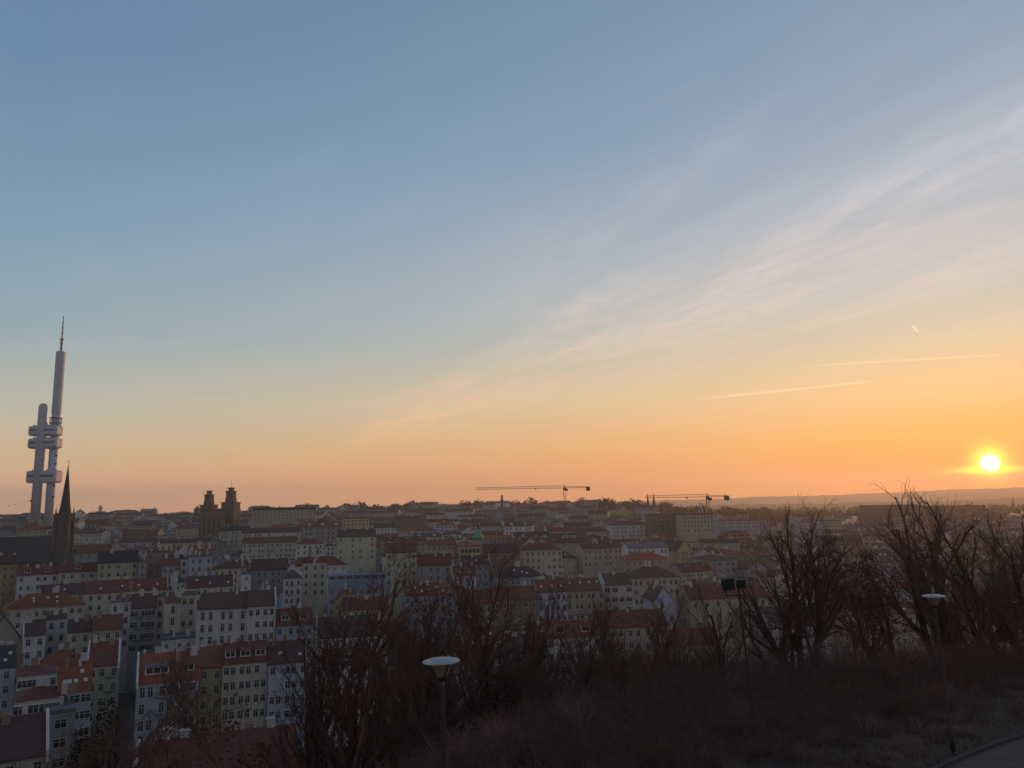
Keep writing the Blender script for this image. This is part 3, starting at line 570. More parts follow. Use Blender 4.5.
# ---------------------------------------------------------------- landmarks
def church():
    c = at(64, 566, 560); Yc = 560.0; base = ground(c.x, Yc) - 1
    top = at(67, 462, Yc); x0 = at(63, 540, Yc).x
    root = empty('church', (x0, Yc, base), R(6)); H = top.z - base
    tag(root, 'dark neo-gothic church with a needle spire and long black nave roof', 'church')
    tw = 4.2; hb = at(63, 513, Yc).z - base         # half width, top of masonry
    b = MB().box(-tw, -tw, 0, tw, tw, hb)
    for sx in (-1, 1):
        for sy in (-1, 1): b.box(sx * tw - 1.1, sy * tw - 1.1, 0, sx * tw + 1.1, sy * tw + 1.1, hb - 6); b.tube([(sx * tw, sy * tw, hb - 6), (sx * tw, sy * tw, hb - 1.5), (sx * tw, sy * tw, hb + 4.0)], [1.1, .9, .05], 6)
    for s in (-1, 0, 1): b.box(-tw - .3, -tw - .3, hb - 1 + s * 0.0, tw + .3, tw + .3, hb - .2) if s == 0 else None
    b.build('tower', M['stone'], root)
    s = MB().tube([(0, 0, hb), (0, 0, hb + 5), (0, 0, H - 2)], [tw * 1.02, tw * .80, .12], 8); sp = s.build('spire', M['spire'], root)
    MB().tube([(0, 0, H - 2.2), (0, 0, H + 1.6)], .1, 5).box(-.7, -.08, H + .3, .7, .08, H + .55).build('cross', M['gold'], sp)
    for k, z in ((-2.2, hb - 17), (2.2, hb - 17)):
        for face in range(4):
            a = face * math.pi / 2
            o = MB().prism([(-1.1, 0), (1.1, 0), (1.1, 9.5), (0, 11.5), (-1.1, 9.5)], -.06, .05, axis='y').build('belfry_window', M['glass'], root)
            o.location = (math.cos(a) * k + math.sin(a) * (tw + .03), math.sin(a) * k - math.cos(a) * (tw + .03), z); o.rotation_euler = (0, 0, a)
    MB().prism([(-2.6, 0), (2.6, 0), (2.6, 9), (0, 13), (-2.6, 9)], -tw - .5, -tw + .1, axis='y').build('gable_porch', M['stone'], root)
    # nave runs back to the left
    nh = at(25, 561, Yc).z - base; nr = at(25, 537, Yc).z - base
    n = MB().prism([(-9, 0), (9, 0), (9, nh), (0, nr - .3), (-9, nh)], -92, -tw, axis='x'); n.build('nave', M['stone'], root)
    r = MB().prism([(-10, nh - 1), (0, nr), (10, nh - 1), (10, nh - .6), (0, nr + .4), (-10, nh - .6)], -93, -tw - .1); rf = r.build('roof', M['spire'], root)
    for i in range(9):
        MB().prism([(-.9, 0), (.9, 0), (.9, 6.5), (0, 8.2), (-.9, 6.5)], -.06, .04, axis='y').build('nave_window', M['glass'], root, loc=(-14 - i * 8.5, -9.02, nh - 11))
        MB().box(-.5, -1.6, 0, .5, 0, nh - 1).build('buttress', M['stone'], root, loc=(-18.2 - i * 8.5, -9.0, 0))
    fl = MB().tube([(-86, 0, nr), (-86, 0, nr + 4), (-86, 0, nr + 6), (-86, 0, nr + 16)], [1.2, 1.2, 1.7, .08], 8).build('flèche'.replace('è', 'e'), M['copper'], root)
    HOUSES.append(dict(root=root, x0=-20, x1=76, y0=466, ye=568, Y=560, c=Vector((x0 - 40, Yc, 0)), rad=45, w=100, d=20, ang=0, H=H, wall='', rc='', roof='', hand=True, rec=False, band=0))
church()

def tv_tower():
    Y0 = 900.0
    cb = at(44, 516, Y0); root_z = ground(cb.x, Y0) - 1
    def zat(py, px=47): return at(px, py, Y0).z - root_z
    root = empty('television_tower', (cb.x, Y0, root_z), 0)
    tag(root, 'tall grey television tower of three cylinders with stacked pods and striped mast', 'tower')
    f = lambda px, py: at(px, py, Y0).x - cb.x
    s = Y0 / FPX   # metres per pixel
    xa = f(42, 470); xb = f(50.2, 470)
    # shafts (upright)
    LS = (xa - 1.0, -5.5); RS = (xb + 1.0, 2.0); TS = ((xa - 6.2), 9.0)
    zA = zat(404); zTop = zat(352, 57); zMid = zat(413, 56)
    MB().lathe([(4.6, 0), (4.6, zA - 5), (4.4, zA - 3), (3.4, zA - 1), (1.4, zA)], 24, c=LS).build('shaft', M['tower'], root, smooth=True)
    MB().lathe([(4.5, 0), (4.5, zMid)], 24, c=RS).build('shaft', M['tower'], root, smooth=True)
    zt = zat(424)
    MB().lathe([(2.6, 0), (2.6, zt)], 20, c=TS).build('shaft', M['tower'], root, smooth=True)
    up_ = MB(); z = zMid; k = 0
    while z < zTop - 1:
        z2 = min(z + 3.0, zTop - .4); up_.lathe([(5.1, z), (5.1, z2 - .5), (4.75, z2 - .49), (4.75, z2)], 24, c=RS); z = z2; k += 1
    up_.lathe([(4.9, zTop - .4), (4.9, zTop + .4), (2.5, zTop + 1.4), (1.3, zTop + 1.6)], 24, c=RS); up_.build('upper_mast_cladding', M['tower'], root)
    zb = zat(339, 58); zm = zat(316, 59)
    mast = MB().tube([(*RS, zTop + 1), (*RS, zb)], 1.25, 10).lathe([(2.6, zb - .4), (2.6, zb + .2)], 16, c=RS).build('mast', M['towerd'], root)
    ns = 9
    for i in range(ns):
        MB().tube([(*RS, zb + (zm - zb) * i / ns), (*RS, zb + (zm - zb) * (i + 1) / ns)], [.95 - .05 * i, .90 - .05 * i], 8).build('mast_band', M['red'] if i % 2 == 0 else M['lampw'], root)
    # pods: two-level upper, one lower; each of three box-like lobes around the shafts
    def pod(pyt, pyb, xl, xr, yd):
        z1 = zat(pyt); z0 = zat(pyb); h = z1 - z0
        for (pa, pb, yo) in ((xl, 41.5, 1.0), (42.2, xr, 0.0)):
            x0 = f(pa, (pyt + pyb) / 2); x1 = f(pb, (pyt + pyb) / 2); cxx = (x0 + x1) / 2; hw = (x1 - x0) / 2; b = MB()
            hx = 2.0; 
            prof = [(z0, -1.3), (z0 + .16 * h, 0), (z1 - .14 * h, 0), (z1, -.9)]
            for (za, ia), (zb_, ib) in zip(prof, prof[1:]):
                def ringv(z, ins):
                    a_, d_, c_ = hw + ins, yd / 2 + ins, 1.9
                    return [(cxx - a_ + c_, -d_ + yo, z), (cxx + a_ - c_, -d_ + yo, z), (cxx + a_, -d_ + c_ + yo, z), (cxx + a_, d_ - c_ + yo, z), (cxx + a_ - c_, d_ + yo, z), (cxx - a_ + c_, d_ + yo, z), (cxx - a_, d_ - c_ + yo, z), (cxx - a_, -d_ + c_ + yo, z)]
                b.add(ringv(za, ia) + ringv(zb_, ib), [(k_, (k_ + 1) % 8, (k_ + 1) % 8 + 8, k_ + 8) for k_ in range(8)] + [tuple(range(7, -1, -1)), tuple(range(8, 16))])
            for q_ in (-.6, -.2, .2, .6): b.box(cxx + q_ * hw - .08, -yd / 2 - .06 + yo, z0 + .2 * h, cxx + q_ * hw + .08, -yd / 2 + yo, z1 - .16 * h, 1)
            b.box(cxx - hw * .5, -2 + yo, z1, cxx - hw * .2, 2 + yo, z1 + 1.6, 1).box(cxx + hw * .3, -3 + yo, z1, cxx + hw * .7, 1 + yo, z1 + 1.1, 1)
            p = b.build('pod', [M['tower'], M['towerd']], root)
            zz_ = (z0 + z1) / 2 - .02 * h
            MB().box(cxx - hw + 2.3, -yd / 2 - .05 + yo, zz_, cxx + hw - 2.3, -yd / 2 + .05 + yo, zz_ + h * .16).build('window_band', M['glass'], p)
    pod(426.3, 435.8, 30.8, 60.2, 15); pod(438.6, 448.5, 30.2, 59.6, 15); pod(470.8, 483, 28.8, 59.4, 16)
    # technical gallery on top of the pods
    zg = zat(427); g_ = MB()
    for i in range(8):
        a = i * math.pi / 4; g_.tube([(RS[0] + 6 * math.cos(a), RS[1] + 6 * math.sin(a), zg - 1), (RS[0] + 6 * math.cos(a), RS[1] + 6 * math.sin(a), zg + 11)], .3, 5)
    g_.lathe([(6.6, zg + 4.5), (6.6, zg + 5)], 20, c=RS).lathe([(6.9, zg + 10.5), (6.9, zg + 11)], 20, c=RS).build('technical_gallery', M['towerd'], root)
    MB().lathe([(2.9, zt), (2.9, zt + 2), (1.8, zt + 3.5), (.4, zt + 5)], 16, c=TS).box(TS[0] - 1, TS[1] - 3, zt - 3, TS[0] + 5, TS[1] - 1, zt - 2.2).build('aerial_housing', M['towerd'], root)
    # small dark climbing ornaments fixed to the shafts
    for cx_, px, py, sg in ((LS, 44.5, 461, 1), (RS, 57.5, 456, 1), (RS, 57, 464, 1), (RS, 57.5, 486, 1), (RS, 55, 497, 1), (LS, 31.5, 501, -1)):
        z = zat(py); x = cx_[0] + sg * 4.6
        if px == 44.5: x = cx_[0] + 3.9
        MB().tube([(x - 1.1 * sg, cx_[1] - 1.6, z - 1.3), (x, cx_[1] - 1.8, z), (x + .8 * sg, cx_[1] - 1.6, z + 1.2)], [.5, .95, .6], 8).build('climbing_ornament', M['dark'], root)
tv_tower()

def twin_towers():
    Y0 = 820.0
    for (pxs, lab) in (((198, 206.7, 215.4, 490.7, 504.7, 495, 499), 'lower of two square yellow-brown towers on the left skyline'), ((219, 228.5, 238, 487.5, 502, 491.6, 498), 'taller of two square yellow-brown towers with a thin rod on top')):
        xl, xm, xr, pt, pb, p1, p2 = pxs
        c = at(xm, pb, Y0); gz = ground(c.x, Y0) - 1; root = empty('square_tower', (c.x - .8, Y0, gz), R(-6)); tag(root, lab, 'tower', None)
        z = lambda p: at(xm, p, Y0).z - gz; s = Y0 / FPX
        hw = (xr - xl) / 2 * s * .76
        MB().box(-hw * .92, 0, 0, hw * .92, 2 * hw * .92, z(pb + 1)).build('base', WM['ochre'] if False else M['sand'], root)
        MB().box(-hw, -.8, z(pb + 1), hw, 2 * hw - 1, z(pb)).build('cornice', M['sand'], root)
        h3 = hw * .52; yb = hw * .92
        m = MB()
        for sx in (-1, 1):
            for sy in (-1, 1): m.box(sx * h3 * .56 - h3 * .40, yb + sy * h3 * .56 - h3 * .40, z(pb), sx * h3 * .56 + h3 * .40, yb + sy * h3 * .56 + h3 * .40, z(p1))
        m.box(-h3 - .4, yb - h3 - .4, z(p1), h3 + .4, yb + h3 + .4, z(p1) + .8); m.box(-h3 - .3, yb - h3 - .3, z(pb), h3 + .3, yb + h3 + .3, z(pb) + 4.0); m.build('lantern', M['sand'], root)
        m = MB().box(-h3 * .55, yb - h3 * .55, z(p1) + 1, h3 * .55, yb + h3 * .55, z(pt) - .8).box(-h3 * .75, yb - h3 * .75, z(pt) - .8, h3 * .75, yb + h3 * .75, z(pt)); m.build('cap', M['sand'], root)
        MB().tube([(0, yb, z(pt)), (0, yb, z(pt) + (6 if xm > 220 else 3))], .15, 5).build('rod', M['dark'], root)
    c = at(212, 511, 800); gz = ground(c.x, 800) - 1
    root = empty('brick_hall', (c.x, 800, gz), R(10)); tag(root, 'big dark yellow-brown hall without windows at the foot of the two towers', 'hall')
    H = c.z - gz
    MB().box(-10, 0, 0, 10, 24, H).build('wall', M['sand'], root)
    MB().box(-10.5, -.5, H, 10.5, 24.5, H + 1).build('roof', RM['slate'], root)
    for i in range(4): MB().box(-.7, -.06, 0, .7, .05, H * .5).build('window', M['glass'], root, loc=(-7 + i * 4.6, 0, H * .3))
    HOUSES.append(dict(root=root, x0=200, x1=238, y0=487, ye=527, Y=800, c=Vector((c.x, 815, 0)), rad=28, w=45, d=30, ang=0, H=H, wall='', rc='', roof='', hand=True, rec=False, band=0))
M['sand'] = mat('dirty_ochre_stone', (.16, .125, .075), (.10, .08, .05), .2, .95)
twin_towers()

def small_tower(px, pt, pb, Y, hwpx, label, m, lantern=True):
    c = at(px, pb, Y); gz = ground(c.x, Y) - 1; s = Y / FPX; root = empty('lookout_tower', (c.x, Y, gz)); tag(root, label, 'tower')
    H = at(px, pt, Y).z - gz; hw = hwpx * s; zb = c.z - gz
    MB().box(-hw, -hw, 0, hw, hw, zb + (H - zb) * .35).build('shaft', m, root)
    MB().box(-hw * 1.5, -hw * 1.5, zb + (H - zb) * .35, hw * 1.5, hw * 1.5, zb + (H - zb) * .45).build('gallery', m, root)
    MB().lathe([(hw * .8, zb + (H - zb) * .45), (hw * .8, zb + (H - zb) * .75), (hw * 1.1, zb + (H - zb) * .77), (hw * .5, zb + (H - zb) * .9), (.2, H)], 10).build('lantern', m, root)
small_tower(100, 505, 516, 1150, 2.0, 'small pale lookout tower with a gallery on the left skyline', WM['cream'])
small_tower(502, 494, 505, 1300, 1.2, 'tiny dark turret poking above the middle skyline', M['stone'])

def dome():
    Y0 = 430.0; c = at(479, 541, Y0); gz = ground(c.x, Y0) - 1; root = empty('domed_house', (c.x, Y0, gz), R(8)); tag(root, 'yellow corner house crowned by a small green copper dome', 'house')
    zb = at(479, 546, Y0).z - gz; s = Y0 / FPX
    MB().box(-12 * s * 1.6, 0, 0, 8 * s * 1.6, 13, zb).build('wall', WM['yellow'], root)
    MB().box(-12 * s * 1.6 - .3, -.3, zb, 8 * s * 1.6 + .3, 13.3, zb + .5).build('roof', RM['dark red'], root)
    zd = at(479, 540, Y0).z - gz; zt = at(479, 531, Y0).z - gz; r = 5.2 * s
    MB().lathe([(r * .92, zb + .5), (r * .92, zd)], 16, c=(0, 4)).build('drum', WM['beige'], root)
    MB().lathe([(r * 1.05, zd), (r, zd + (zt - zd) * .35), (r * .78, zd + (zt - zd) * .7), (r * .3, zt), (.1, zt + .8)], 20, c=(0, 4)).build('dome', M['copper'], root, smooth=True)
    for i in range(9): MB().box(-.6, -.06, 0, .6, .05, 1.8).build('window', M['glass'], root, loc=(-9 + i * 2.1, 0, zb - 3.4))
    HOUSES.append(dict(root=root, x0=465, x1=490, y0=530, ye=560, Y=Y0, c=Vector((c.x, Y0 + 6, 0)), rad=12, w=22, d=13, ang=0, H=zb, wall='', rc='', roof='', hand=True, rec=False, band=0))
dome()

def crane(pxm, pyj, pxtip, pxcw, Y, label, pyb):
    c = at(pxm, pyj, Y); gz = ground(c.x, Y) - 1; root = empty('tower_crane', (c.x, Y, gz)); tag(root, label, 'crane', 'tower cranes on the skyline')
    H = c.z - gz; s = Y / FPX; m = M['craney']
    xt = at(pxtip, pyj, Y).x - c.x; xc = at(pxcw, pyj, Y).x - c.x
    b = MB(); w = 1.0; n = int(H / 2.5)
    for sx in (-1, 1):
        for sy in (-1, 1): b.tube([(sx * w, sy * w, 0), (sx * w, sy * w, H)], .17, 4)
    for i in range(n):
        z0 = H * i / n; z1 = H * (i + 1) / n; sg = 1 if i % 2 else -1
        b.tube([(-w * sg, -w, z0), (w * sg, -w, z1)], .11, 3, cap=False); b.tube([(-w, -w * sg, z0), (-w, w * sg, z1)], .1, 3, cap=False)
    b.build('mast', m, root)
    def truss(x0, x1, z, h, wd, name):
        b = MB(); b.tube([(x0, -wd, z), (x1, -wd, z)], .26, 4).tube([(x0, wd, z), (x1, wd, z)], .26, 4).tube([(x0, 0, z + h), (x1, 0, z + h * .7)], .26, 4)
        k = max(4, int(abs(x1 - x0) / 2.4))
        for i in range(k):
            a = x0 + (x1 - x0) * i / k; a2 = x0 + (x1 - x0) * (i + .5) / k; a3 = x0 + (x1 - x0) * (i + 1) / k
            b.tube([(a, -wd, z), (a2, 0, z + h * .9), (a3, -wd, z)], .13, 3, cap=False)
        return b.build(name, m, root)
    truss(0, xt, H + .5, 2.3, .8, 'jib'); truss(0, xc, H + .5, 1.4, .9, 'counter_jib')
    MB().box(-1.2, -1.2, H - 1.8, 1.2, 1.2, H + 1.2).tube([(-1, 0, H + 1), (0, 0, H + 3.6), (1, 0, H + 1)], .3, 4).build('slewing_head', M['dark'], root)
    MB().box(1.2, -2.6, H - 2.4, 3.0, -1.0, H - .2).build('cab', M['dark'], root)
    MB().box(xc * .97 - 2.0, -1.3, H - 2.6, xc * .97 + 1.6, 1.3, H + 1.2).build('counterweight', M['dark'], root)
    tr = xt * .33; MB().box(tr - .9, -.7, H - .3, tr + .9, .7, H + .3).tube([(tr, 0, H - .3), (tr, 0, H - 1.8)], .12, 4).build('trolley', M['dark'], root)
crane(564.5, 488.5, 476, 589, 760, 'tower crane with its long jib pointing left over the middle skyline', 520)
crane(707.5, 497.5, 645, 727.5, 640, 'lower tower crane above the beige slab with a square counterweight', 550)

# twin spires, far antenna
for px, pt in ((648, 493.5), (654, 493)):
    Y0 = 1150; c = at(px, 506, Y0); gz = ground(c.x, Y0) - 1; H = at(px, pt, Y0).z - gz; root = empty('church_spire', (c.x, Y0, gz)); hw = 2.3
    tag(root, ('left' if px == 648 else 'right') + ' one of the twin dark pointed spires on the skyline between the cranes', 'spire', 'twin spires')
    MB().box(-hw, -hw, 0, hw, hw, H * .55).build('tower', M['stone'], root); MB().tube([(0, 0, H * .55), (0, 0, H * .72), (0, 0, H)], [hw * 1.3, hw * .75, .15], 6).build('spire', M['spire'], root)
c = at(798, 491, 3600); gz = CZ - 45
rt = empty('radio_mast', (c.x, 3600, gz)); tag(rt, 'thin distant radio mast rising above the hazy hill', 'mast'); MB().tube([(0, 0, 0), (0, 0, c.z - gz)], [2.4, 1.0], 6).build('pole', M['dark'], rt)
MB().lathe([(3.4, (c.z - gz) * .8), (3.4, (c.z - gz) * .83)], 8).build('platform', M['dark'], rt)

# ---------------------------------------------------------------- filler rows of the city
rf = random.Random(21)
LM = [('the church', 64), ('the twin towers', 218), ('the green block', 402), ('the green dome', 479), ('the left crane', 564), ('the beige slab', 698), ('the blue office', 742), ('the wide office', 910)]
uang = R(11); U = Vector((math.cos(uang), math.sin(uang), 0)); V = Vector((-math.sin(uang), math.cos(uang), 0))
wl = ['cream'] * 5 + ['white'] * 4 + ['grey'] * 3 + ['beige'] * 4 + ['yellow'] * 1 + ['pale blue'] + ['blue grey'] * 2 + ['pale green'] + ['brown'] * 2 + ['pink']
rl = ['dark red'] * 5 + ['rust'] * 3 + ['brown'] * 5 + ['plum'] * 4 + ['slate'] * 3 + ['grey tin'] * 2 + ['orange red']
hand = [h for h in HOUSES]
off = 196.0; bands = []
while off < 1560: bands.append(off); off += 23 + off * .055
nf = 0
for bi, off in enumerate(bands):
    far = off > 560
    s = -off * .95; smax = off * 1.0; blk = 0.0
    while s < smax:
        wdt = rf.uniform(14, 25) * (1 + min(1.0, off / 1800)); 
        if rf.random() < .16: s += rf.uniform(8, 22); blk = rf.uniform(-.5, .4)
        perp = rf.random() < .3
        jy = rf.uniform(-4, 4)
        P = V * off + U * s + V * jy; Q = P + U * wdt
        if perp:
            dep = rf.uniform(11, 14); Q = P + U * dep; dd = wdt
        else: dd = rf.uniform(11, 15)
        a2 = rf.uniform(-.10, .10) + blk; dv = Q - P; dv = Vector((dv.x * math.cos(a2) - dv.y * math.sin(a2), dv.x * math.sin(a2) + dv.y * math.cos(a2), 0)); Q = P + dv
        s += (dep if perp else wdt) + rf.uniform(0, 1.5)
        mid = (P + Q) / 2 + V * dd / 2
        if mid.y < 180: continue
        p0 = proj((P.x, P.y, ground(P.x, P.y) + 14)); p1 = proj((Q.x, Q.y, ground(Q.x, Q.y) + 14))
        if p1[0] < -30 or p0[0] > 1050: continue
        t = mid.x / mid.y
        if t > .30 and off > 700 and rf.random() < .45: continue
        if t > .22 and off > 1050: continue
        if t > .3 and mid.y < 240: continue
        hgt = rf.uniform(9.5, 18) * (1.1 if not far else rf.uniform(.8, 1.3))
        rise = rf.uniform(3.5, 6)
        gz = min(ground(P.x, P.y), ground(Q.x, Q.y)); ze = gz + hgt
        pt0 = proj((P.x, P.y, ze + rise)); pt1 = proj((Q.x, Q.y, ze + rise)); tpy = min(pt0[1], pt1[1])
        bad = False
        for h in hand:
            if (h['c'] - mid).length < (min(h['w'], h['d']) + h['rad']) * .42 + min(wdt, dd) * .5: bad = True; break
            if h['Y'] > mid.y - 2 and h['x0'] < pt1[0] - 1 and h['x1'] > pt0[0] + 1 and tpy < h['ye'] + (7 if h['Y'] < 420 else 3): bad = True; break
        if bad: continue
        roof = rf.choice(['gable'] * 6 + ['hip'] * 3 + ['mansard', 'flat'])
        if perp: roof = rf.choice(['front', 'front', 'hip'])
        house(None, None, hgt, roof=roof, rise=rise if roof != 'mansard' else 3, wall=rf.choice(wl if t < .24 else ['brown', 'brown', 'grey', 'beige', 'blue grey']), rc=rf.choice(rl if t < .24 else ['brown', 'plum', 'slate', 'dark red']), depth=dd, win=rf.choice(('n', 'n', 'n', 't', 's', 'w')), chim=rf.choice((1, 1, 2, 3)), sky=rf.choice((0, 0, 2, 3)),
              dorm=rf.choice((0, 0, 0, 2)) if mid.y < 700 else 0, parapet=rf.choice((None, None, 'r', 'l', 'lr')) if roof == 'gable' else None,
              xy=((P.x, P.y), (Q.x, Q.y), ze), rnd=rf, band=bi + 1, floors=(3 if mid.y < 500 else 3), sides=('l' if perp and mid.y < 400 else ''))
        nf += 1
# keep the individual houses one can see; the smallest leftovers read as one mass of roofs
bpy.context.view_layer.update()
dg = bpy.context.evaluated_depsgraph_get()
CH = {}
for o_ in bpy.data.objects:
    if o_.parent: CH.setdefault(o_.parent.name, []).append(o_)
def kids(o, out):
    for c in CH.get(o.name, ()): out.append(c); kids(c, out)
    return out
from mathutils.bvhtree import BVHTree
bv, bf, bo = [], [], []
for hi, h in enumerate(HOUSES):
    h['tree'] = kids(h['root'], [])
    for c in h['tree']:
        if c.name.startswith(('wall', 'roof', 'nave', 'tower', 'spire')):
            mw = c.matrix_world; b0 = len(bv); bv += [mw @ v.co for v in c.data.vertices]
            for p in c.data.polygons: bf.append(tuple(i + b0 for i in p.vertices)); bo.append(hi)
bvh = BVHTree.FromPolygons(bv, bf)
seen = {}
O_ = Vector((0, 0, CZ))
for py in range(486, 768, 2):
    for px in range(0, 1024, 2):
        loc, no, idx, dist = bvh.ray_cast(O_, ray(px, py).normalized())
        if idx is not None:
            k_ = id(HOUSES[bo[idx]]); seen[k_] = seen.get(k_, 0) + 4
cand = sorted((h for h in HOUSES if not h['hand']), key=lambda h: -seen.get(id(h), 0))
nh = sum(1 for h in HOUSES if h['hand'])
keep = cand[:288 - nh]; rest = [h for h in cand[288 - nh:]]
mass = MB(); mmats = []; dead = []; import time; t_a = time.time()
for h in rest + [h for h in keep if seen.get(id(h), 0) == 0]:
    if seen.get(id(h), 0) > 0:
        for c in h['tree']:
            mw = c.matrix_world; b0 = len(mass.v); mass.v += [tuple(mw @ v.co) for v in c.data.vertices]
            for p in c.data.polygons:
                m_ = c.data.materials[p.material_index]
                if m_ not in mmats: mmats.append(m_)
                mass.f.append(tuple(i + b0 for i in p.vertices)); mass.m.append(mmats.index(m_))
    dead += h['tree'] + [h['root']]; HOUSES.remove(h)
bpy.data.batch_remove(dead)
if mass.f: tag(mass.build('distant_roofs', mmats), 'jumble of the smallest roofs and walls glimpsed between the houses', 'roofs', None, 'stuff')
print('VIS keep', len([h for h in HOUSES]), 'rest', len(rest), 'hidden hand:', [h['root']['label'] for h in HOUSES if h['hand'] and seen.get(id(h), 0) < 12])
fill = [h for h in HOUSES if not h['hand']]
ORD = ['', 'first', 'second', 'third', 'fourth', 'fifth', 'sixth', 'seventh', 'eighth', 'ninth', 'tenth', 'eleventh', 'twelfth', 'thirteenth', 'fourteenth', 'fifteenth', 'sixteenth', 'seventeenth', 'eighteenth', 'nineteenth', 'twentieth']
nb = len(bands)
for b in range(1, nb + 1):
    row = sorted((h for h in fill if h['band'] == b), key=lambda h: h['x0'] + h['x1'])
    for h in row: h['cx'] = (h['x0'] + h['x1']) / 2
    cnt = {}
    for h in row:
        i = max((k for k in range(len(LM)) if LM[k][1] <= h['cx']), default=-1)
        cnt.setdefault(i, []).append(h)
    for i, hs in cnt.items():
        for k, h in enumerate(hs):
            rel = (f"{ORD[min(20, k + 1)]} right of {LM[i][0]}" if i >= 0 else f"{ORD[len(hs) - k]} left of {LM[0][0]}")
            rt_ = {'gable': '', 'hip': 'hipped ', 'mansard': 'mansard ', 'flat': 'flat ', 'front': 'gable-fronted '}[h['roof']]
            h['root']['label'] = f"{h['wall']} house, {rt_}{h['rc']} roof, {rel}, skyline row {nb - b + 1}"
            h['root']['group'] = 'rows of city houses up to the skyline'
print('FILL', nf, 'HAND', len(HAND), 'TOTAL', len(HOUSES))

# ---------------------------------------------------------------- bare trees
def grow(seed, height, spread=.5, stems=1, fine=1.0, levels=4, up=.25, leaf=0, thick=1.0):
    rr = random.Random(seed); tr = MB(); cr = MB(); lf = MB(); UPV = Vector((0, 0, 1))
    def rv(): return Vector((rr.gauss(0, 1), rr.gauss(0, 1), rr.gauss(0, 1)))
    def branch(p, d, ln, r, lv):
        seg = 4 if lv < 2 else (3 if lv < 4 else 2); pts = [p.copy()]; rad = [r]; q = p.copy(); dd = d.copy()
        for i in range(seg):
            dd = (dd + rv() * (.10 + .05 * lv) + UPV * up * .35).normalized(); q = q + dd * ln / seg; pts.append(q.copy()); rad.append(max(.0055, r * (1 - .62 * (i + 1) / seg)))
        n = (8, 6, 5, 4, 3, 3)[lv]
        (tr if lv < 1 else cr).tube(pts, rad, n, cap=False)
        if lv >= levels:
            if leaf:
                for _ in range(leaf):
                    c = pts[rr.randrange(1, len(pts))] + rv() * .10; a = rv().normalized() * .07; b = rv().normalized() * .05
                    lf.add([c - a, c + b, c + a, c - b], [(0, 1, 2, 3)])
            return
        kids = (13 if stems == 1 else 8, 6, 5, 5, 4)[lv]; kids = max(2, int(kids * (fine if lv > 1 else 1) + rr.random()))
        for k in range(kids):
            f = (.25 if lv == 0 else .18) + (.74 if lv == 0 else .80) * (k + rr.random()) / kids
            f = min(f, .99); ii = min(int(f * seg), seg - 1); fr = f * seg - ii
            pp = pts[ii].lerp(pts[ii + 1], fr); base = (pts[ii + 1] - pts[ii]).normalized()
            side = rv(); side = (side - base * side.dot(base)).normalized()
            an = rr.uniform(.30, .72) * (.7 + spread * .6)
            nd_ = (base * math.cos(an) + side * math.sin(an)).normalized()
            branch(pp, nd_, ln * rr.uniform(.40, .66) * (1.15 - .5 * f), rad[ii] * rr.uniform(.42, .62), lv + 1)
    for s in range(stems):
        a = 2 * math.pi * (s + rr.random() * .7) / stems; tilt = (.10 if stems == 1 else rr.uniform(.12, .42))
        d = Vector((math.cos(a) * tilt, math.sin(a) * tilt, 1)).normalized(); hgt = height * .72 * (1 if s == 0 else rr.uniform(.7, 1))
        branch(Vector((math.cos(a), math.sin(a), 0)) * (.12 if stems > 1 else 0), d, hgt, height * thick * (.024 if stems == 1 else .0155), 0)
    return tr.mesh('trunk', M['bark'], True), cr.mesh('crown', M['twig'], True), (lf.mesh('dry_leaves', M['leaf']) if leaf else None)
PROTO = {
 'a': grow(1, 10, .45, 3, 1.0), 'b': grow(2, 10, .42, 1, 1.1, up=.35), 'g': grow(12, 10, .5, 1, 1.1, up=.22), 'h': grow(31, 10, .42, 4, 1.0, levels=3, up=.30, thick=1.35), 'k': grow(37, 10, .55, 2, 1.15, levels=3, up=.18, thick=1.3), 'c': grow(3, 10, .35, 4, .9, up=.4), 'd': grow(4, 10, .8, 2, 1.1, up=.1, leaf=1),
 'e': grow(5, 10, .25, 1, 1.1, up=.5), 'f': grow(6, 10, .7, 2, 1.0, up=.15), 'small': grow(8, 10, .6, 3, 1.0), 'far': grow(9, 10, .7, 1, 1.0, levels=3)}
def tree(px, pytop, Y, proto, rz, label, wide=1.0, group='bare trees on the slope', lean=0.0, pxb=None):
    top = at(px, pytop, Y); x = top.x if pxb is None else at(pxb, pytop, Y).x
    gz = ground(x, Y) - .15; h = top.z - gz
    if h < 1: print('TREE LOW', px, pytop, Y, h); return
    root = empty('bare_tree', (x, Y, gz), rz); tag(root, label, 'tree', group)
    tr, cr, lf = PROTO[proto]; k = h / (PTOP[proto] * (.93 if 300 < px < 680 and Y < 75 else .97))
    for me_, n in ((tr, 'trunk'), (cr, 'crown'), (lf, 'dry_leaves')):
        if me_ is None: continue
        o = link(n, me_, root); o.scale = (k * wide, k * wide, k)
    return root
PTOP = {k: max(v.co.z for v in p[1].vertices) for k, p in PROTO.items()}
print('TREEFACES', {k: len(p[1].polygons) for k, p in PROTO.items()})
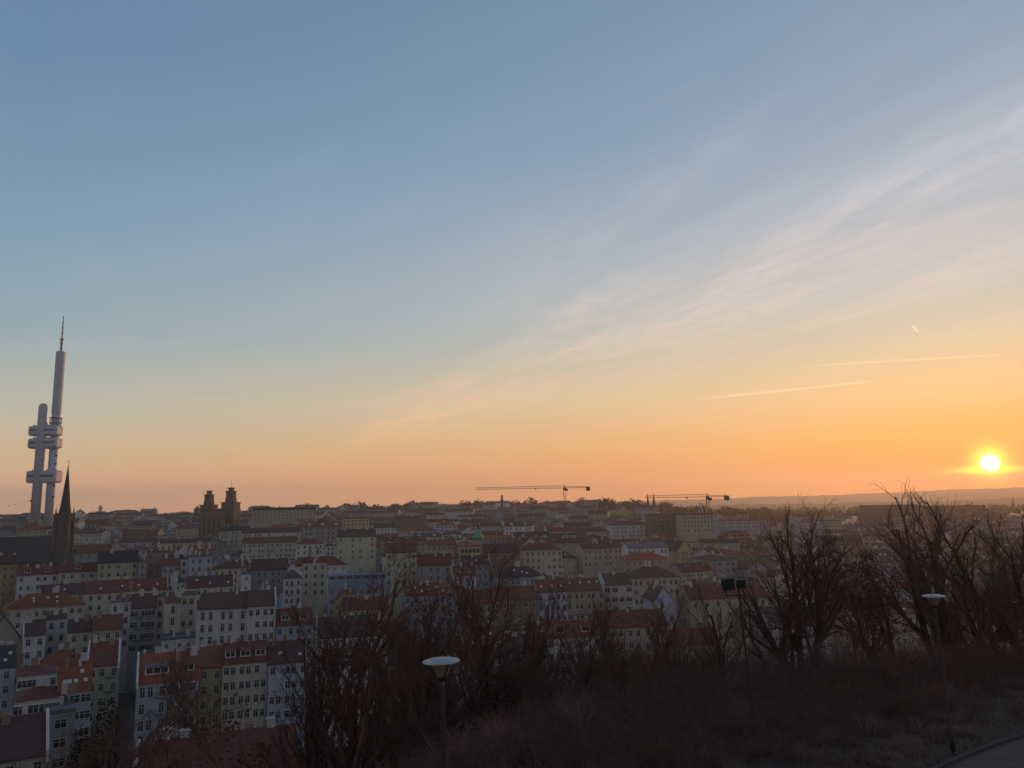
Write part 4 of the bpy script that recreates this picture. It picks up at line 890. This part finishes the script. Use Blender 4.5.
TREES = [
 (348, 572, 54, 'b', .3, 'many-stemmed bare tree left of the nearest street lamp', 1.0),
 (312, 610, 56, 'b', 1.1, 'slim bare tree at the left end of the dark thicket', .8),
 (393, 578, 52, 'g', 2.0, 'bare tree directly left of the white-capped lamp', .9),
 (488, 560, 50, 'g', .5, 'tall fan-shaped bare tree right of the nearest street lamp', 1.1),
 (572, 602, 50, 'g', 1.9, 'bare tree forking low, midway between lamp and floodlight pole', .9),
 (530, 640, 48, 'small', 2.6, 'smaller twiggy tree standing right of the fan-shaped tree', 1.0),
 (655, 588, 54, 'g', .9, 'spreading bare tree with crooked branches left of the floodlight pole', 1.0),
 (612, 608, 56, 'b', 4.0, 'thin upright tree left of the crooked spreading tree', .8),
 (722, 572, 56, 'k', 5.0, 'single-trunk bare tree right behind the floodlights', .8),
 (760, 528, 60, 'k', 2.2, 'narrow bare tree left of the tall forked tree', .9),
 (790, 498, 56, 'h', 3.4, 'tall forked bare tree reaching above the far hill', .9),
 (872, 536, 60, 'd', 1.0, 'tree still holding brown leaves right of the tall forked tree', 1.15),
 (908, 560, 72, 'f', 3.0, 'bare tree behind the right-hand street lamp', .9),
 (938, 480, 62, 'h', .7, 'tallest slim bare tree standing left below the sun', 1.0),
 (985, 490, 58, 'k', 5.2, 'broad bare tree directly under the sun', 1.1),
 (1022, 500, 58, 'h', 2.5, 'bare tree cut off by the right edge of the picture', 1.0),
 (850, 600, 50, 'f', 4.4, 'low crooked tree in the brush under the leafy tree', 1.0),
 (688, 640, 50, 'small', 3.3, 'short twiggy tree in the brush left of the floodlight pole', 1.1),
 (440, 640, 64, 'e', 5.5, 'thin bare tree right behind the nearest street lamp', 1.0),
 (175, 695, 64, 'f', 1.6, 'bare tree with curved boughs at the bottom left', 1.2),
 (548, 655, 46, 'c', 2.9, 'many-stemmed short tree at the left edge of the open brush', 1.2),
 (590, 660, 44, 'a', .4, 'short bushy tree right of the many-stemmed short one', 1.3),
 (625, 648, 50, 'small', 1.9, 'low wide tree under the thin upright tree', 1.4),
 (668, 655, 46, 'c', 4.6, 'low fan-shaped tree left of the floodlight pole base', 1.2),
 (705, 620, 60, 'a', 2.2, 'bare tree filling the gap left of the floodlights', 1.0),
 (745, 600, 62, 'f', .6, 'bare tree rising right behind the floodlight pole', .9),
 (1005, 560, 54, 'small', 2.0, 'thick twiggy tree low at the right edge', 1.2),
 (460, 655, 48, 'a', 3.7, 'short tree just right of the nearest lamp head', 1.1),
 (912, 530, 82, 'k', 2.4, 'many-stemmed tree behind the right-hand street lamp', 1.1),
 (645, 625, 56, 'a', 5.9, 'thin-stemmed tree clump between the two low wide trees', 1.0),
 (436, 590, 62, 'b', 4.9, 'tall airy tree behind the nearest street lamp', .9),
 (528, 592, 56, 'b', .7, 'tall tree behind the dense low tree right of the fan-shaped one', 1.0),
 (468, 574, 54, 'a', 1.3, 'fine-twigged tree close left of the tall tree nearest the lamp', .9),
 (560, 606, 56, 'a', .2, 'airy tree just left of the low-forking bare tree', .95),
 (632, 600, 58, 'a', 3.9, 'airy tree between the thin upright and the crooked tree', .9),
 (60, 726, 95, 'small', 2.7, 'small bare tree in front of the blank grey wing', .9),
 (197, 640, 150, 'e', 1.2, 'poplar-like slim tree in front of the yellow house', .7),
 (232, 714, 80, 'd', 0.4, 'rounded dark shrubby tree beside the brick chimney at the bottom', 1.2),
]
for (px, pt, Y, pr, rz, lab, wd) in TREES: tree(px, pt, Y, pr, rz, lab, wd)
# dense dark tree bottom left
def bushy(px, pytop, Y, wpx, label, seed):
    rr = random.Random(seed); top = at(px, pytop, Y); gz = ground(top.x, Y) - .1; h = top.z - gz; root = empty('dark_tree', (top.x, Y, gz)); tag(root, label, 'tree')
    tr, cr, _ = PROTO['b']; k = h / PTOP['b']
    o = link('trunk', tr, root); o.scale = (k, k, k); o = link('crown', cr, root); o.scale = (k * .8, k * .8, k)
    b = MB(); w = wpx * Y / FPX / 2
    for i in range(7000):
        v = Vector((rr.gauss(0, 1), rr.gauss(0, 1), rr.gauss(0, 1))).normalized() * (rr.random() ** .45)
        cl_ = 1 + .25 * math.sin(v.x * 7 + 1) * math.cos(v.z * 6)
        c = Vector((v.x * w * cl_, v.y * w * cl_, h * .60 + v.z * h * .40)); a = Vector((rr.gauss(0, 1), rr.gauss(0, 1), rr.gauss(0, 1))).normalized() * .2; d_ = Vector((rr.gauss(0, 1), rr.gauss(0, 1), rr.gauss(0, 1))).normalized() * .12
        b.add([c - a, c + d_, c + a, c - d_], [(0, 1, 2, 3)])
    b.build('foliage', M['ever'], root)
bushy(108, 697, 120, 34, 'dark bushy evergreen tree between the grey wing and light blue house', 5)
bushy(82, 722, 112, 26, 'lower dark bush at the foot of the blank grey wing', 6)
# trees among the roofs
rt2 = random.Random(5); dirs = 0
SPOTS = [(268, 566, 330), (480, 560, 300), (548, 570, 340), (560, 580, 330), (420, 520, 800), (455, 516, 900), (497, 522, 700), (600, 512, 900), (612, 514, 800), (580, 515, 780), (640, 512, 860),
         (358, 528, 560), (520, 575, 320), (545, 536, 520), (700, 570, 380), (740, 560, 420), (780, 575, 360), (820, 560, 420), (860, 580, 330), (900, 570, 380), (940, 560, 430), (990, 575, 360), (1010, 560, 400),
         (770, 545, 560), (830, 540, 620), (880, 545, 560), (1000, 540, 600), (950, 545, 520), (175, 545, 520), (150, 520, 800)]
for i, (px, pt, Y) in enumerate(SPOTS):
    j = min(range(len(LM)), key=lambda k: abs(LM[k][1] - px)); sd = 'left' if px < LM[j][1] else 'right'
    d_ = int(abs(px - LM[j][1]))
    how = 'just' if d_ < 14 else ('a little way' if d_ < 45 else 'well')
    dep = 'nearer' if Y < 400 else ('mid-city' if Y < 650 else 'distant')
    lab = f"{dep} bare courtyard tree among the roofs, {how} {sd} of {LM[j][0]}"
    top = at(px, pt, Y); gz = ground(top.x, Y)
    hh = rt2.uniform(10, 15)
    pt_ = proj((top.x, Y, gz + hh))[1]
    tree(px, pt_, Y, 'far', rt2.uniform(0, 6), lab, 1.1, 'bare trees among the roofs')

# skyline woods: masses of trees nobody could count
def wood(px0, px1, Y, hfun, seed, n, label, depth=120):
    rr = random.Random(seed); b = MB()
    for i in range(n):
        px = rr.uniform(px0, px1); yy = Y + rr.uniform(-depth / 2, depth / 2); t_ = at(px, 505, yy); gz = ground(t_.x, yy); h = hfun(px) * rr.uniform(.75, 1.15); w = rr.uniform(3, 6)
        for k in range(14):
            v = Vector((rr.gauss(0, 1), rr.gauss(0, 1), rr.gauss(0, 1))).normalized(); c = Vector((t_.x + v.x * w, yy + v.y * w, gz + h * .6 + v.z * h * .38))
            a = Vector((rr.gauss(0, 1), rr.gauss(0, 1), rr.gauss(0, 1))).normalized() * rr.uniform(1.2, 2.6); d_ = Vector((rr.gauss(0, 1), 0, rr.gauss(0, 1))).normalized() * rr.uniform(1, 2)
            b.add([c - a, c + d_, c + a, c - d_], [(0, 1, 2, 3)])
        b.tube([(t_.x, yy, gz), (t_.x, yy, gz + h * .6)], [.5, .2], 3, cap=False)
    o = b.build('wood', M['wood']); tag(o, label, 'wood', None, 'stuff')
wood(600, 770, 1250, lambda p: 25 + 3 * math.sin(p * .2), 1, 900, 'dark belt of park trees along the skyline between the cranes', 300)
wood(300, 612, 1480, lambda p: 19 + 4 * math.sin(p * .11) + 3 * math.sin(p * .37), 2, 1100, 'low dark tree fringe along the middle skyline', 120)
wood(-20, 300, 1400, lambda p: 12, 6, 350, 'sparse tree fringe on the left skyline', 120)
wood(720, 1060, 1500, lambda p: 22, 3, 1300, 'dark distant woodland below the hills on the right', 900)
wood(700, 1060, 620, lambda p: 13, 4, 500, 'bare tree belt in the hazy middle distance on the right', 330)

# ---------------------------------------------------------------- brushwood on the slope (stuff)
def shrub_mesh(seed, H):
    rr = random.Random(seed); V_ = []; F_ = []
    def stick(p, d, ln, r, lv):
        pts = [p]; q = p; dd = d
        for i in range(2 if lv else 3):
            dd = (dd + Vector((rr.gauss(0, 1), rr.gauss(0, 1), rr.gauss(0, 1))) * .22).normalized(); q = q + dd * ln / (2 if lv else 3); pts.append(q)
        o = len(V_); n = len(pts)
        for i, c in enumerate(pts):
            a = dd.orthogonal().normalized(); b = dd.cross(a); ri = r * (1 - .75 * i / (n - 1))
            for k in range(3): V_.append(c + (a * math.cos(2.094 * k) + b * math.sin(2.094 * k)) * ri)
        for i in range(n - 1):
            for k in range(3): F_.append((o + i * 3 + k, o + i * 3 + (k + 1) % 3, o + i * 3 + 3 + (k + 1) % 3, o + i * 3 + 3 + k))
        if lv >= 2: return
        for k in range((7, 5)[lv]):
            f = rr.uniform(.2, .98) * (n - 1); ii = min(int(f), n - 2); pp = pts[ii].lerp(pts[ii + 1], f - ii)
            nd_ = (dd + Vector((rr.gauss(0, 1), rr.gauss(0, 1), rr.gauss(0, .7))) * .75).normalized()
            stick(pp, nd_, ln * rr.uniform(.35, .6), r * .5, lv + 1)
    for s_ in range(6):
        a = rr.uniform(0, 6.28); t_ = rr.uniform(.1, .8); stick(Vector((math.cos(a), math.sin(a), 0)) * .15, Vector((math.cos(a) * t_, math.sin(a) * t_, 1)).normalized(), H * rr.uniform(.5, .85), .018, 0)
    return np.array([tuple(v) for v in V_], dtype=np.float32), np.array(F_, dtype=np.int32)
def thicket():
    rng = np.random.default_rng(9); P_ = [shrub_mesh(50 + i, 3.0) for i in range(7)]; VV = []; FF = []; off_ = 0; n = 0
    while n < 1800:
        t = rng.uniform(-0.36, 0.72); Y = 25 + 80 * rng.random(); x = t * Y
        if math.hypot(x, Y) > lin(t, ET) + 44 or on_path(x, Y) < 6.5 or (x > 2 and on_side(x, Y) and Y < 60): continue
        v, f = P_[int(rng.integers(7))]; k = rng.uniform(.45, 1.25) * (1.0 if Y > 40 else .7); a = rng.uniform(0, 6.28); c, s_ = math.cos(a), math.sin(a)
        w = v * np.array([k * 1.15, k * 1.15, k], dtype=np.float32); w = np.stack([w[:, 0] * c - w[:, 1] * s_ + x, w[:, 0] * s_ + w[:, 1] * c + Y, w[:, 2] + ground(x, Y) - .1], 1)
        VV.append(w); FF.append(f + off_); off_ += len(v); n += 1
    vv = np.concatenate(VV); ff = np.concatenate(FF)
    me = bpy.data.meshes.new('thicket'); me.vertices.add(len(vv)); me.vertices.foreach_set('co', vv.ravel()); me.loops.add(ff.size); me.loops.foreach_set('vertex_index', ff.ravel())
    me.polygons.add(len(ff)); me.polygons.foreach_set('loop_start', np.arange(len(ff), dtype=np.int32) * 4); me.polygons.foreach_set('loop_total', np.full(len(ff), 4, dtype=np.int32))
    me.materials.append(M['twig']); me.update(); o = bpy.data.objects.new('thicket', me); COL.objects.link(o); tag(o, 'tangled bare brown shrubs that cover the slope below the trees', 'thicket', None, 'stuff')
    print('THICKET', len(ff))
def brushwood():
    rng = np.random.default_rng(4); V_ = []; F_ = []; nb_ = 0
    bushes = []
    while len(bushes) < 1500:
        t = rng.uniform(-0.42, 0.72); Y = 24 + 105 * rng.random() ** 1.1; x = t * Y
        e = lin(t, ET)
        if math.hypot(x, Y) > e + (52 if t > -.05 else 34): continue
        if t < -.24 and rng.random() < .5: continue
        p = proj((x, Y, ground(x, Y)))
        if p[0] < -60 or p[0] > 1080: continue
        # keep the path and its verge clear
        if on_path(x, Y) < 3.4: continue
        if x > 2 and on_side(x, Y) and Y < 60: continue
        bushes.append((x, Y, ground(x, Y)))
    Vv = []; Ff = []; off_ = 0
    for (x, y, z) in bushes:
        near_ = y < 34
        H = rng.uniform(.8, 1.8) * (0.75 if near_ else 1.0); ns = int(rng.integers(34, 60)); 
        ph = on_path(x, y)
        H *= .62 + .75 * max(0, math.sin(x * .31 + 1.3 * math.sin(y * .17)) * math.cos(y * .27 + x * .09)) + .25 * rng.random()
        if rng.random() < (.22 if x < 6 else .12) and ph > 12: H = rng.uniform(1.8, 2.6); ns = 80
        if ph < 9: H *= .22 + .085 * ph
        a = rng.uniform(0, 2 * math.pi, ns); tl = rng.uniform(.05, .75, ns); hh = H * rng.uniform(.5, 1.0, ns); w = rng.uniform(.006, .016, ns) * (1 + y / 90)
        br = rng.uniform(0, .5, ns)
        p0 = np.stack([x + np.cos(a) * br, y + np.sin(a) * br, np.full(ns, z - .1)], 1)
        d1 = np.stack([np.cos(a) * tl * .7, np.sin(a) * tl * .7, np.ones(ns)], 1); d2 = np.stack([np.cos(a) * tl * 1.6 + rng.normal(0, .3, ns), np.sin(a) * tl * 1.6 + rng.normal(0, .3, ns), np.ones(ns) * .8], 1)
        p1 = p0 + d1 * hh[:, None] * .5; p2 = p1 + d2 * hh[:, None] * .5
        b_ = rng.uniform(0, 2 * math.pi, ns); s_ = np.stack([np.cos(b_), np.sin(b_) * .3, np.zeros(ns)], 1) * w[:, None]
        Vv.append(np.stack([p0 - s_ * 1.3, p0 + s_ * 1.3, p1 + s_, p1 - s_, p2], 1).reshape(-1, 3))
        i = off_ + np.arange(ns)[:, None] * 5; Ff.append((i, off_)); 
        # side twigs
        nt_ = ns * 2; j = rng.integers(0, ns, nt_); f = rng.uniform(.2, .95, nt_)[:, None]; q0 = p1[j] * (1 - f) + p2[j] * f; q0 = np.where(rng.random((nt_, 1)) < .4, p0[j] * (1 - f) + p1[j] * f, q0)
        dq = rng.normal(0, 1, (nt_, 3)); dq[:, 2] = np.abs(dq[:, 2]) * .6; dq /= np.linalg.norm(dq, axis=1)[:, None]; ql = rng.uniform(.2, .7, nt_)[:, None] * H * .3
        q1 = q0 + dq * ql; sw = np.cross(dq, rng.normal(0, 1, (nt_, 3))); sw /= np.linalg.norm(sw, axis=1)[:, None]; sw *= .006 * (1 + y / 90)
        Vv.append(np.stack([q0 - sw, q0 + sw, q1], 1).reshape(-1, 3))
        Ff[-1] = (off_, ns, nt_); off_ += ns * 5 + nt_ * 3
    vv = np.concatenate(Vv); faces = []; loops = []; starts = []; tot = []; ls = 0
    for (o, ns, nt_) in Ff:
        i = o + np.arange(ns) * 5
        quad = np.stack([i, i + 1, i + 2, i + 3], 1); tri = np.stack([i + 3, i + 2, i + 4], 1); j = o + ns * 5 + np.arange(nt_) * 3; tri2 = np.stack([j, j + 1, j + 2], 1)
        loops.append(quad.ravel()); tot.append(np.full(ns, 4)); loops.append(tri.ravel()); tot.append(np.full(ns, 3)); loops.append(tri2.ravel()); tot.append(np.full(nt_, 3))
    loops = np.concatenate(loops).astype(np.int32); tot = np.concatenate(tot).astype(np.int32); starts = np.concatenate([[0], np.cumsum(tot)[:-1]]).astype(np.int32)
    me = bpy.data.meshes.new('brushwood'); me.vertices.add(len(vv)); me.vertices.foreach_set('co', vv.astype(np.float32).ravel())
    me.loops.add(len(loops)); me.loops.foreach_set('vertex_index', loops); me.polygons.add(len(tot)); me.polygons.foreach_set('loop_start', starts); me.polygons.foreach_set('loop_total', tot)
    me.materials.append(M['brush']); me.update(); me.validate()
    o = bpy.data.objects.new('brushwood', me); COL.objects.link(o); tag(o, 'thick brown leafless brushwood covering the slope', 'undergrowth', None, 'stuff')
    print('BRUSH', len(tot))
# path: centre line through the lower right corner
PA = at(958, 792, 27); PB = at(1060, 742, 33)
PATH = [(6.0, 19.5), (11.5, 23.6), (16.7, 27.8), (19.6, 29.9), (22.4, 32.0), (27, 36.0), (34, 43), (44, 54), (58, 68)]
def on_path(x, y):
    best = 1e9
    for (a, b), (c, d) in zip(PATH, PATH[1:]):
        L2 = (c - a) ** 2 + (d - b) ** 2; t = max(0, min(1, ((x - a) * (c - a) + (y - b) * (d - b)) / L2)); best = min(best, math.hypot(x - a - t * (c - a), y - b - t * (d - b)))
    return best
def on_side(x, y):   # between the camera and the path
    for (a, b), (c, d) in zip(PATH, PATH[1:]):
        if a <= x <= c: return y < b + (d - b) * (x - a) / (c - a)
    return x > PATH[-1][0] or (x < PATH[0][0] and False)
def path_strip(name, o0, o1, dz, m, thick=0.0):
    b = MB(); pts = []
    P_ = []
    for (a, c), (d, e) in zip(PATH, PATH[1:]):
        for k in range(10): P_.append((a + (d - a) * k / 10, c + (e - c) * k / 10))
    vs = []
    for i, (x, y) in enumerate(P_):
        x2, y2 = P_[min(i + 1, len(P_) - 1)]; x1, y1 = P_[max(i - 1, 0)]; dx, dy = x2 - x1, y2 - y1; l_ = math.hypot(dx, dy); nx, ny = -dy / l_, dx / l_
        zc = ground(x, y) + .12
        for o in (o0, (o0 + o1) / 2, o1): vs.append((x + nx * o, y + ny * o, zc + dz))
        if thick:
            for o in (o0, o1): vs.append((x + nx * o, y + ny * o, zc - .4))
    n = 5 if thick else 3
    fs = []
    for i in range(len(P_) - 1):
        A = i * n; B = A + n; fs += [(A, B, B + 1, A + 1), (A + 1, B + 1, B + 2, A + 2)]
        if thick: fs += [(A + 3, B + 3, B, A), (A + 2, B + 2, B + 4, A + 4)]
    b.add(vs, fs); o = b.build(name, m); tag(o, kind='structure'); return o
path_strip('path', -1.9, 1.9, 0.0, M['path'], .4)
path_strip('kerb', 1.905, 2.05, 0.10, M['kerb'], .4)
brushwood()
thicket()
# grass on the verge
def grass():
    rng = random.Random(12); b = MB(); n = 0
    while n < 16000:
        x = rng.uniform(-6, 60); y = rng.uniform(18, 62); d = on_path(x, y)
        if d < 2.15 or d > 7: continue
        z = ground(x, y); a = rng.uniform(0, 6.28); h = rng.uniform(.08, .28); w = .012
        b.add([(x - w * math.cos(a), y - w * math.sin(a), z), (x + w * math.cos(a), y + w * math.sin(a), z), (x + rng.gauss(0, .08), y + rng.gauss(0, .08), z + h)], [(0, 1, 2)]); n += 1
    o = b.build('dry_grass', M['hillg']); tag(o, 'thin dead grass on the verge beside the path', 'grass', None, 'stuff')
grass()

# ---------------------------------------------------------------- street lamps and floodlight pole
def lamp(px, py, Y, wpx, label, leanx=0.0):
    c = at(px, py, Y); gz = ground(c.x, Y) - .05; H = c.z - gz; r = wpx * Y / FPX / 2
    root = empty('street_lamp', (c.x - math.sin(leanx) * H, Y, gz)); root.rotation_euler = (0, leanx, 0); tag(root, label, 'street lamp', 'flared street lamps along the path')
    MB().lathe([(.085, 0), (.085, .9), (.06, .95), (.05, H - .55), (.05, H - .42)], 14).build('pole', M['dark'], root, smooth=True)
    MB().lathe([(.16, 0), (.16, .06), (.10, .10)], 14).build('foot', M['dark'], root)
    MB().lathe([(.075, H - .44), (.13, H - .36), (.14, H - .33)], 16).build('collar', M['dark'], root)
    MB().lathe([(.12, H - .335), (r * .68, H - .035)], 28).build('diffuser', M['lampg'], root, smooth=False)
    rb = MB()
    for k in range(4):
        a = R(40) + k * math.pi / 2; rb.tube([(.135 * math.cos(a), .135 * math.sin(a), H - .35), (r * .71 * math.cos(a), r * .71 * math.sin(a), H - .02)], .012, 5)
    rb.build('bracket', M['dark'], root)
    cap = MB().lathe([(r * .60, H - .035), (r * .95, H - .025), (r, H - .01), (r * .97, H + .012), (r * .72, H + .045), (r * .66, H + .034), (r * .40, H + .032), (r * .36, H + .055), (.02, H + .062)], 40).build('cap', M['lampw'], root, smooth=True)
lamp(441, 661, 18.5, 36, 'nearest street lamp with a wide white flared cap on a black pole', R(-1.6))
lamp(933.5, 596, 31, 20.5, 'farther street lamp at the right, its pale cap seen edge-on among branches', R(-1.5))

def flood():
    Y0 = 36.0; c = at(738, 583, Y0); gz = ground(c.x, Y0) - .05; H = c.z - gz
    root = empty('floodlight_pole', (c.x + math.sin(R(3)) * H, Y0, gz)); root.rotation_euler = (0, R(-3), 0); tag(root, 'thin dark pole carrying two square dark floodlights', 'floodlight pole')
    MB().lathe([(.07, 0), (.05, H * .5), (.04, H + .05)], 10).build('pole', M['dark'], root)
    MB().box(-.62, -.03, H - .55, .22, .03, H - .48).box(-.62, -.03, H - .5, -.56, .03, H - .3).build('crossarm', M['dark'], root)
    for x, s_, t in ((-.46, .54, R(-6)), (.11, .38, R(4))):
        hb = MB().box(-s_ / 2, -.09, -s_ / 2, s_ / 2, .07, s_ / 2); 
        for k in range(7): hb.box(-s_ / 2 + .03, -.13, -s_ / 2 + s_ * (k + .3) / 7, s_ / 2 - .03, -.09, -s_ / 2 + s_ * (k + .6) / 7)
        o = hb.build('floodlight', M['dark'], root, loc=(x, 0, H - .02)); o.rotation_euler = (R(12), t, 0)
        MB().box(-s_ / 2 + .03, .072, -s_ / 2 + .03, s_ / 2 - .03, .085, s_ / 2 - .03).build('lens', M['glass'], o)
flood()

# ---------------------------------------------------------------- birds, smoke, sundry
BM = MB().tube([(-.35, 0, 0), (-.1, 0, .03), (.2, 0, 0), (.42, 0, -.02)], [.03, .12, .10, .01], 6).add([(-.05, .05, .03), (.2, .05, .03), (.02, .95, .30), (-.1, .9, .28)], [(0, 1, 2, 3)]).add([(-.05, -.05, .03), (.2, -.05, .03), (.02, -.95, .25), (-.1, -.9, .22)], [(3, 2, 1, 0)]).mesh('bird', M['bird'])
for i, (px, py) in enumerate([(14, 504.5), (20, 504), (21, 508.5), (27, 501.5), (28, 504), (9, 506), (17, 501), (24, 506)]):
    o = link('bird', BM, None, at(px, py, 420)); o.rotation_euler = (random.uniform(-.3, .3), 0, random.uniform(0, 6)); tag(o, 'tiny dark bird flying over the roofs left of the television tower', 'bird', 'birds flying left of the tower')
def smoke(px0, py0, px1, py1, Y, label, seed):
    rr = random.Random(seed); a = at(px0, py0, Y); b_ = at(px1, py1, Y); root_z = a.z
    b = MB()
    for i in range(16):
        f = i / 15; c = a.lerp(b_, f) + Vector((rr.gauss(0, 1.2), rr.gauss(0, 1), rr.gauss(0, .8))); r = (.8 + 1.7 * f) * rr.uniform(.7, 1.1)
        b.lathe([(r * math.sin(math.pi * k / 6) + .01, c.z + r * math.cos(math.pi * (6 - k) / 6) * .8) for k in range(7)], 8, c=(c.x, c.y))
    o = b.build('smoke', SM, smooth=True); tag(o, label, 'smoke', None, 'stuff')
SM = bpy.data.materials.new('smoke'); SM.use_nodes = True; n_ = SM.node_tree.nodes; n_.remove(n_['Principled BSDF'])
pv = n_.new('ShaderNodeVolumePrincipled'); pv.inputs['Color'].default_value = (.95, .93, .9, 1); pv.inputs['Density'].default_value = .30; pv.inputs['Anisotropy'].default_value = .5
SM.node_tree.links.new(pv.outputs[0], n_['Material Output'].inputs['Volume'])
smoke(842, 524, 855, 517.5, 640, 'small sunlit puff of chimney smoke in front of the right-hand woods', 1)
smoke(1006, 515, 1026, 512.5, 800, 'bright thin drift of smoke under the sun at the right edge', 2)

# ---------------------------------------------------------------- haze
HZ = MB().box(-9000, -1200, CZ - 66, 9000, 8600, CZ + 235).mesh('haze', None) if False else None
hb = MB().box(-9000, -1200, CZ - 66, 9000, 8600, CZ + 235)
HM = bpy.data.materials.new('haze'); HM.use_nodes = True; n_ = HM.node_tree.nodes; n_.remove(n_['Principled BSDF'])
pv = n_.new('ShaderNodeVolumePrincipled'); pv.inputs['Color'].default_value = (.97, .92, .82, 1); pv.inputs['Density'].default_value = .00014; pv.inputs['Anisotropy'].default_value = .56
HM.node_tree.links.new(pv.outputs[0], n_['Material Output'].inputs['Volume'])
hz = hb.build('haze', HM); tag(hz, kind='stuff')
bpy.context.view_layer.update()
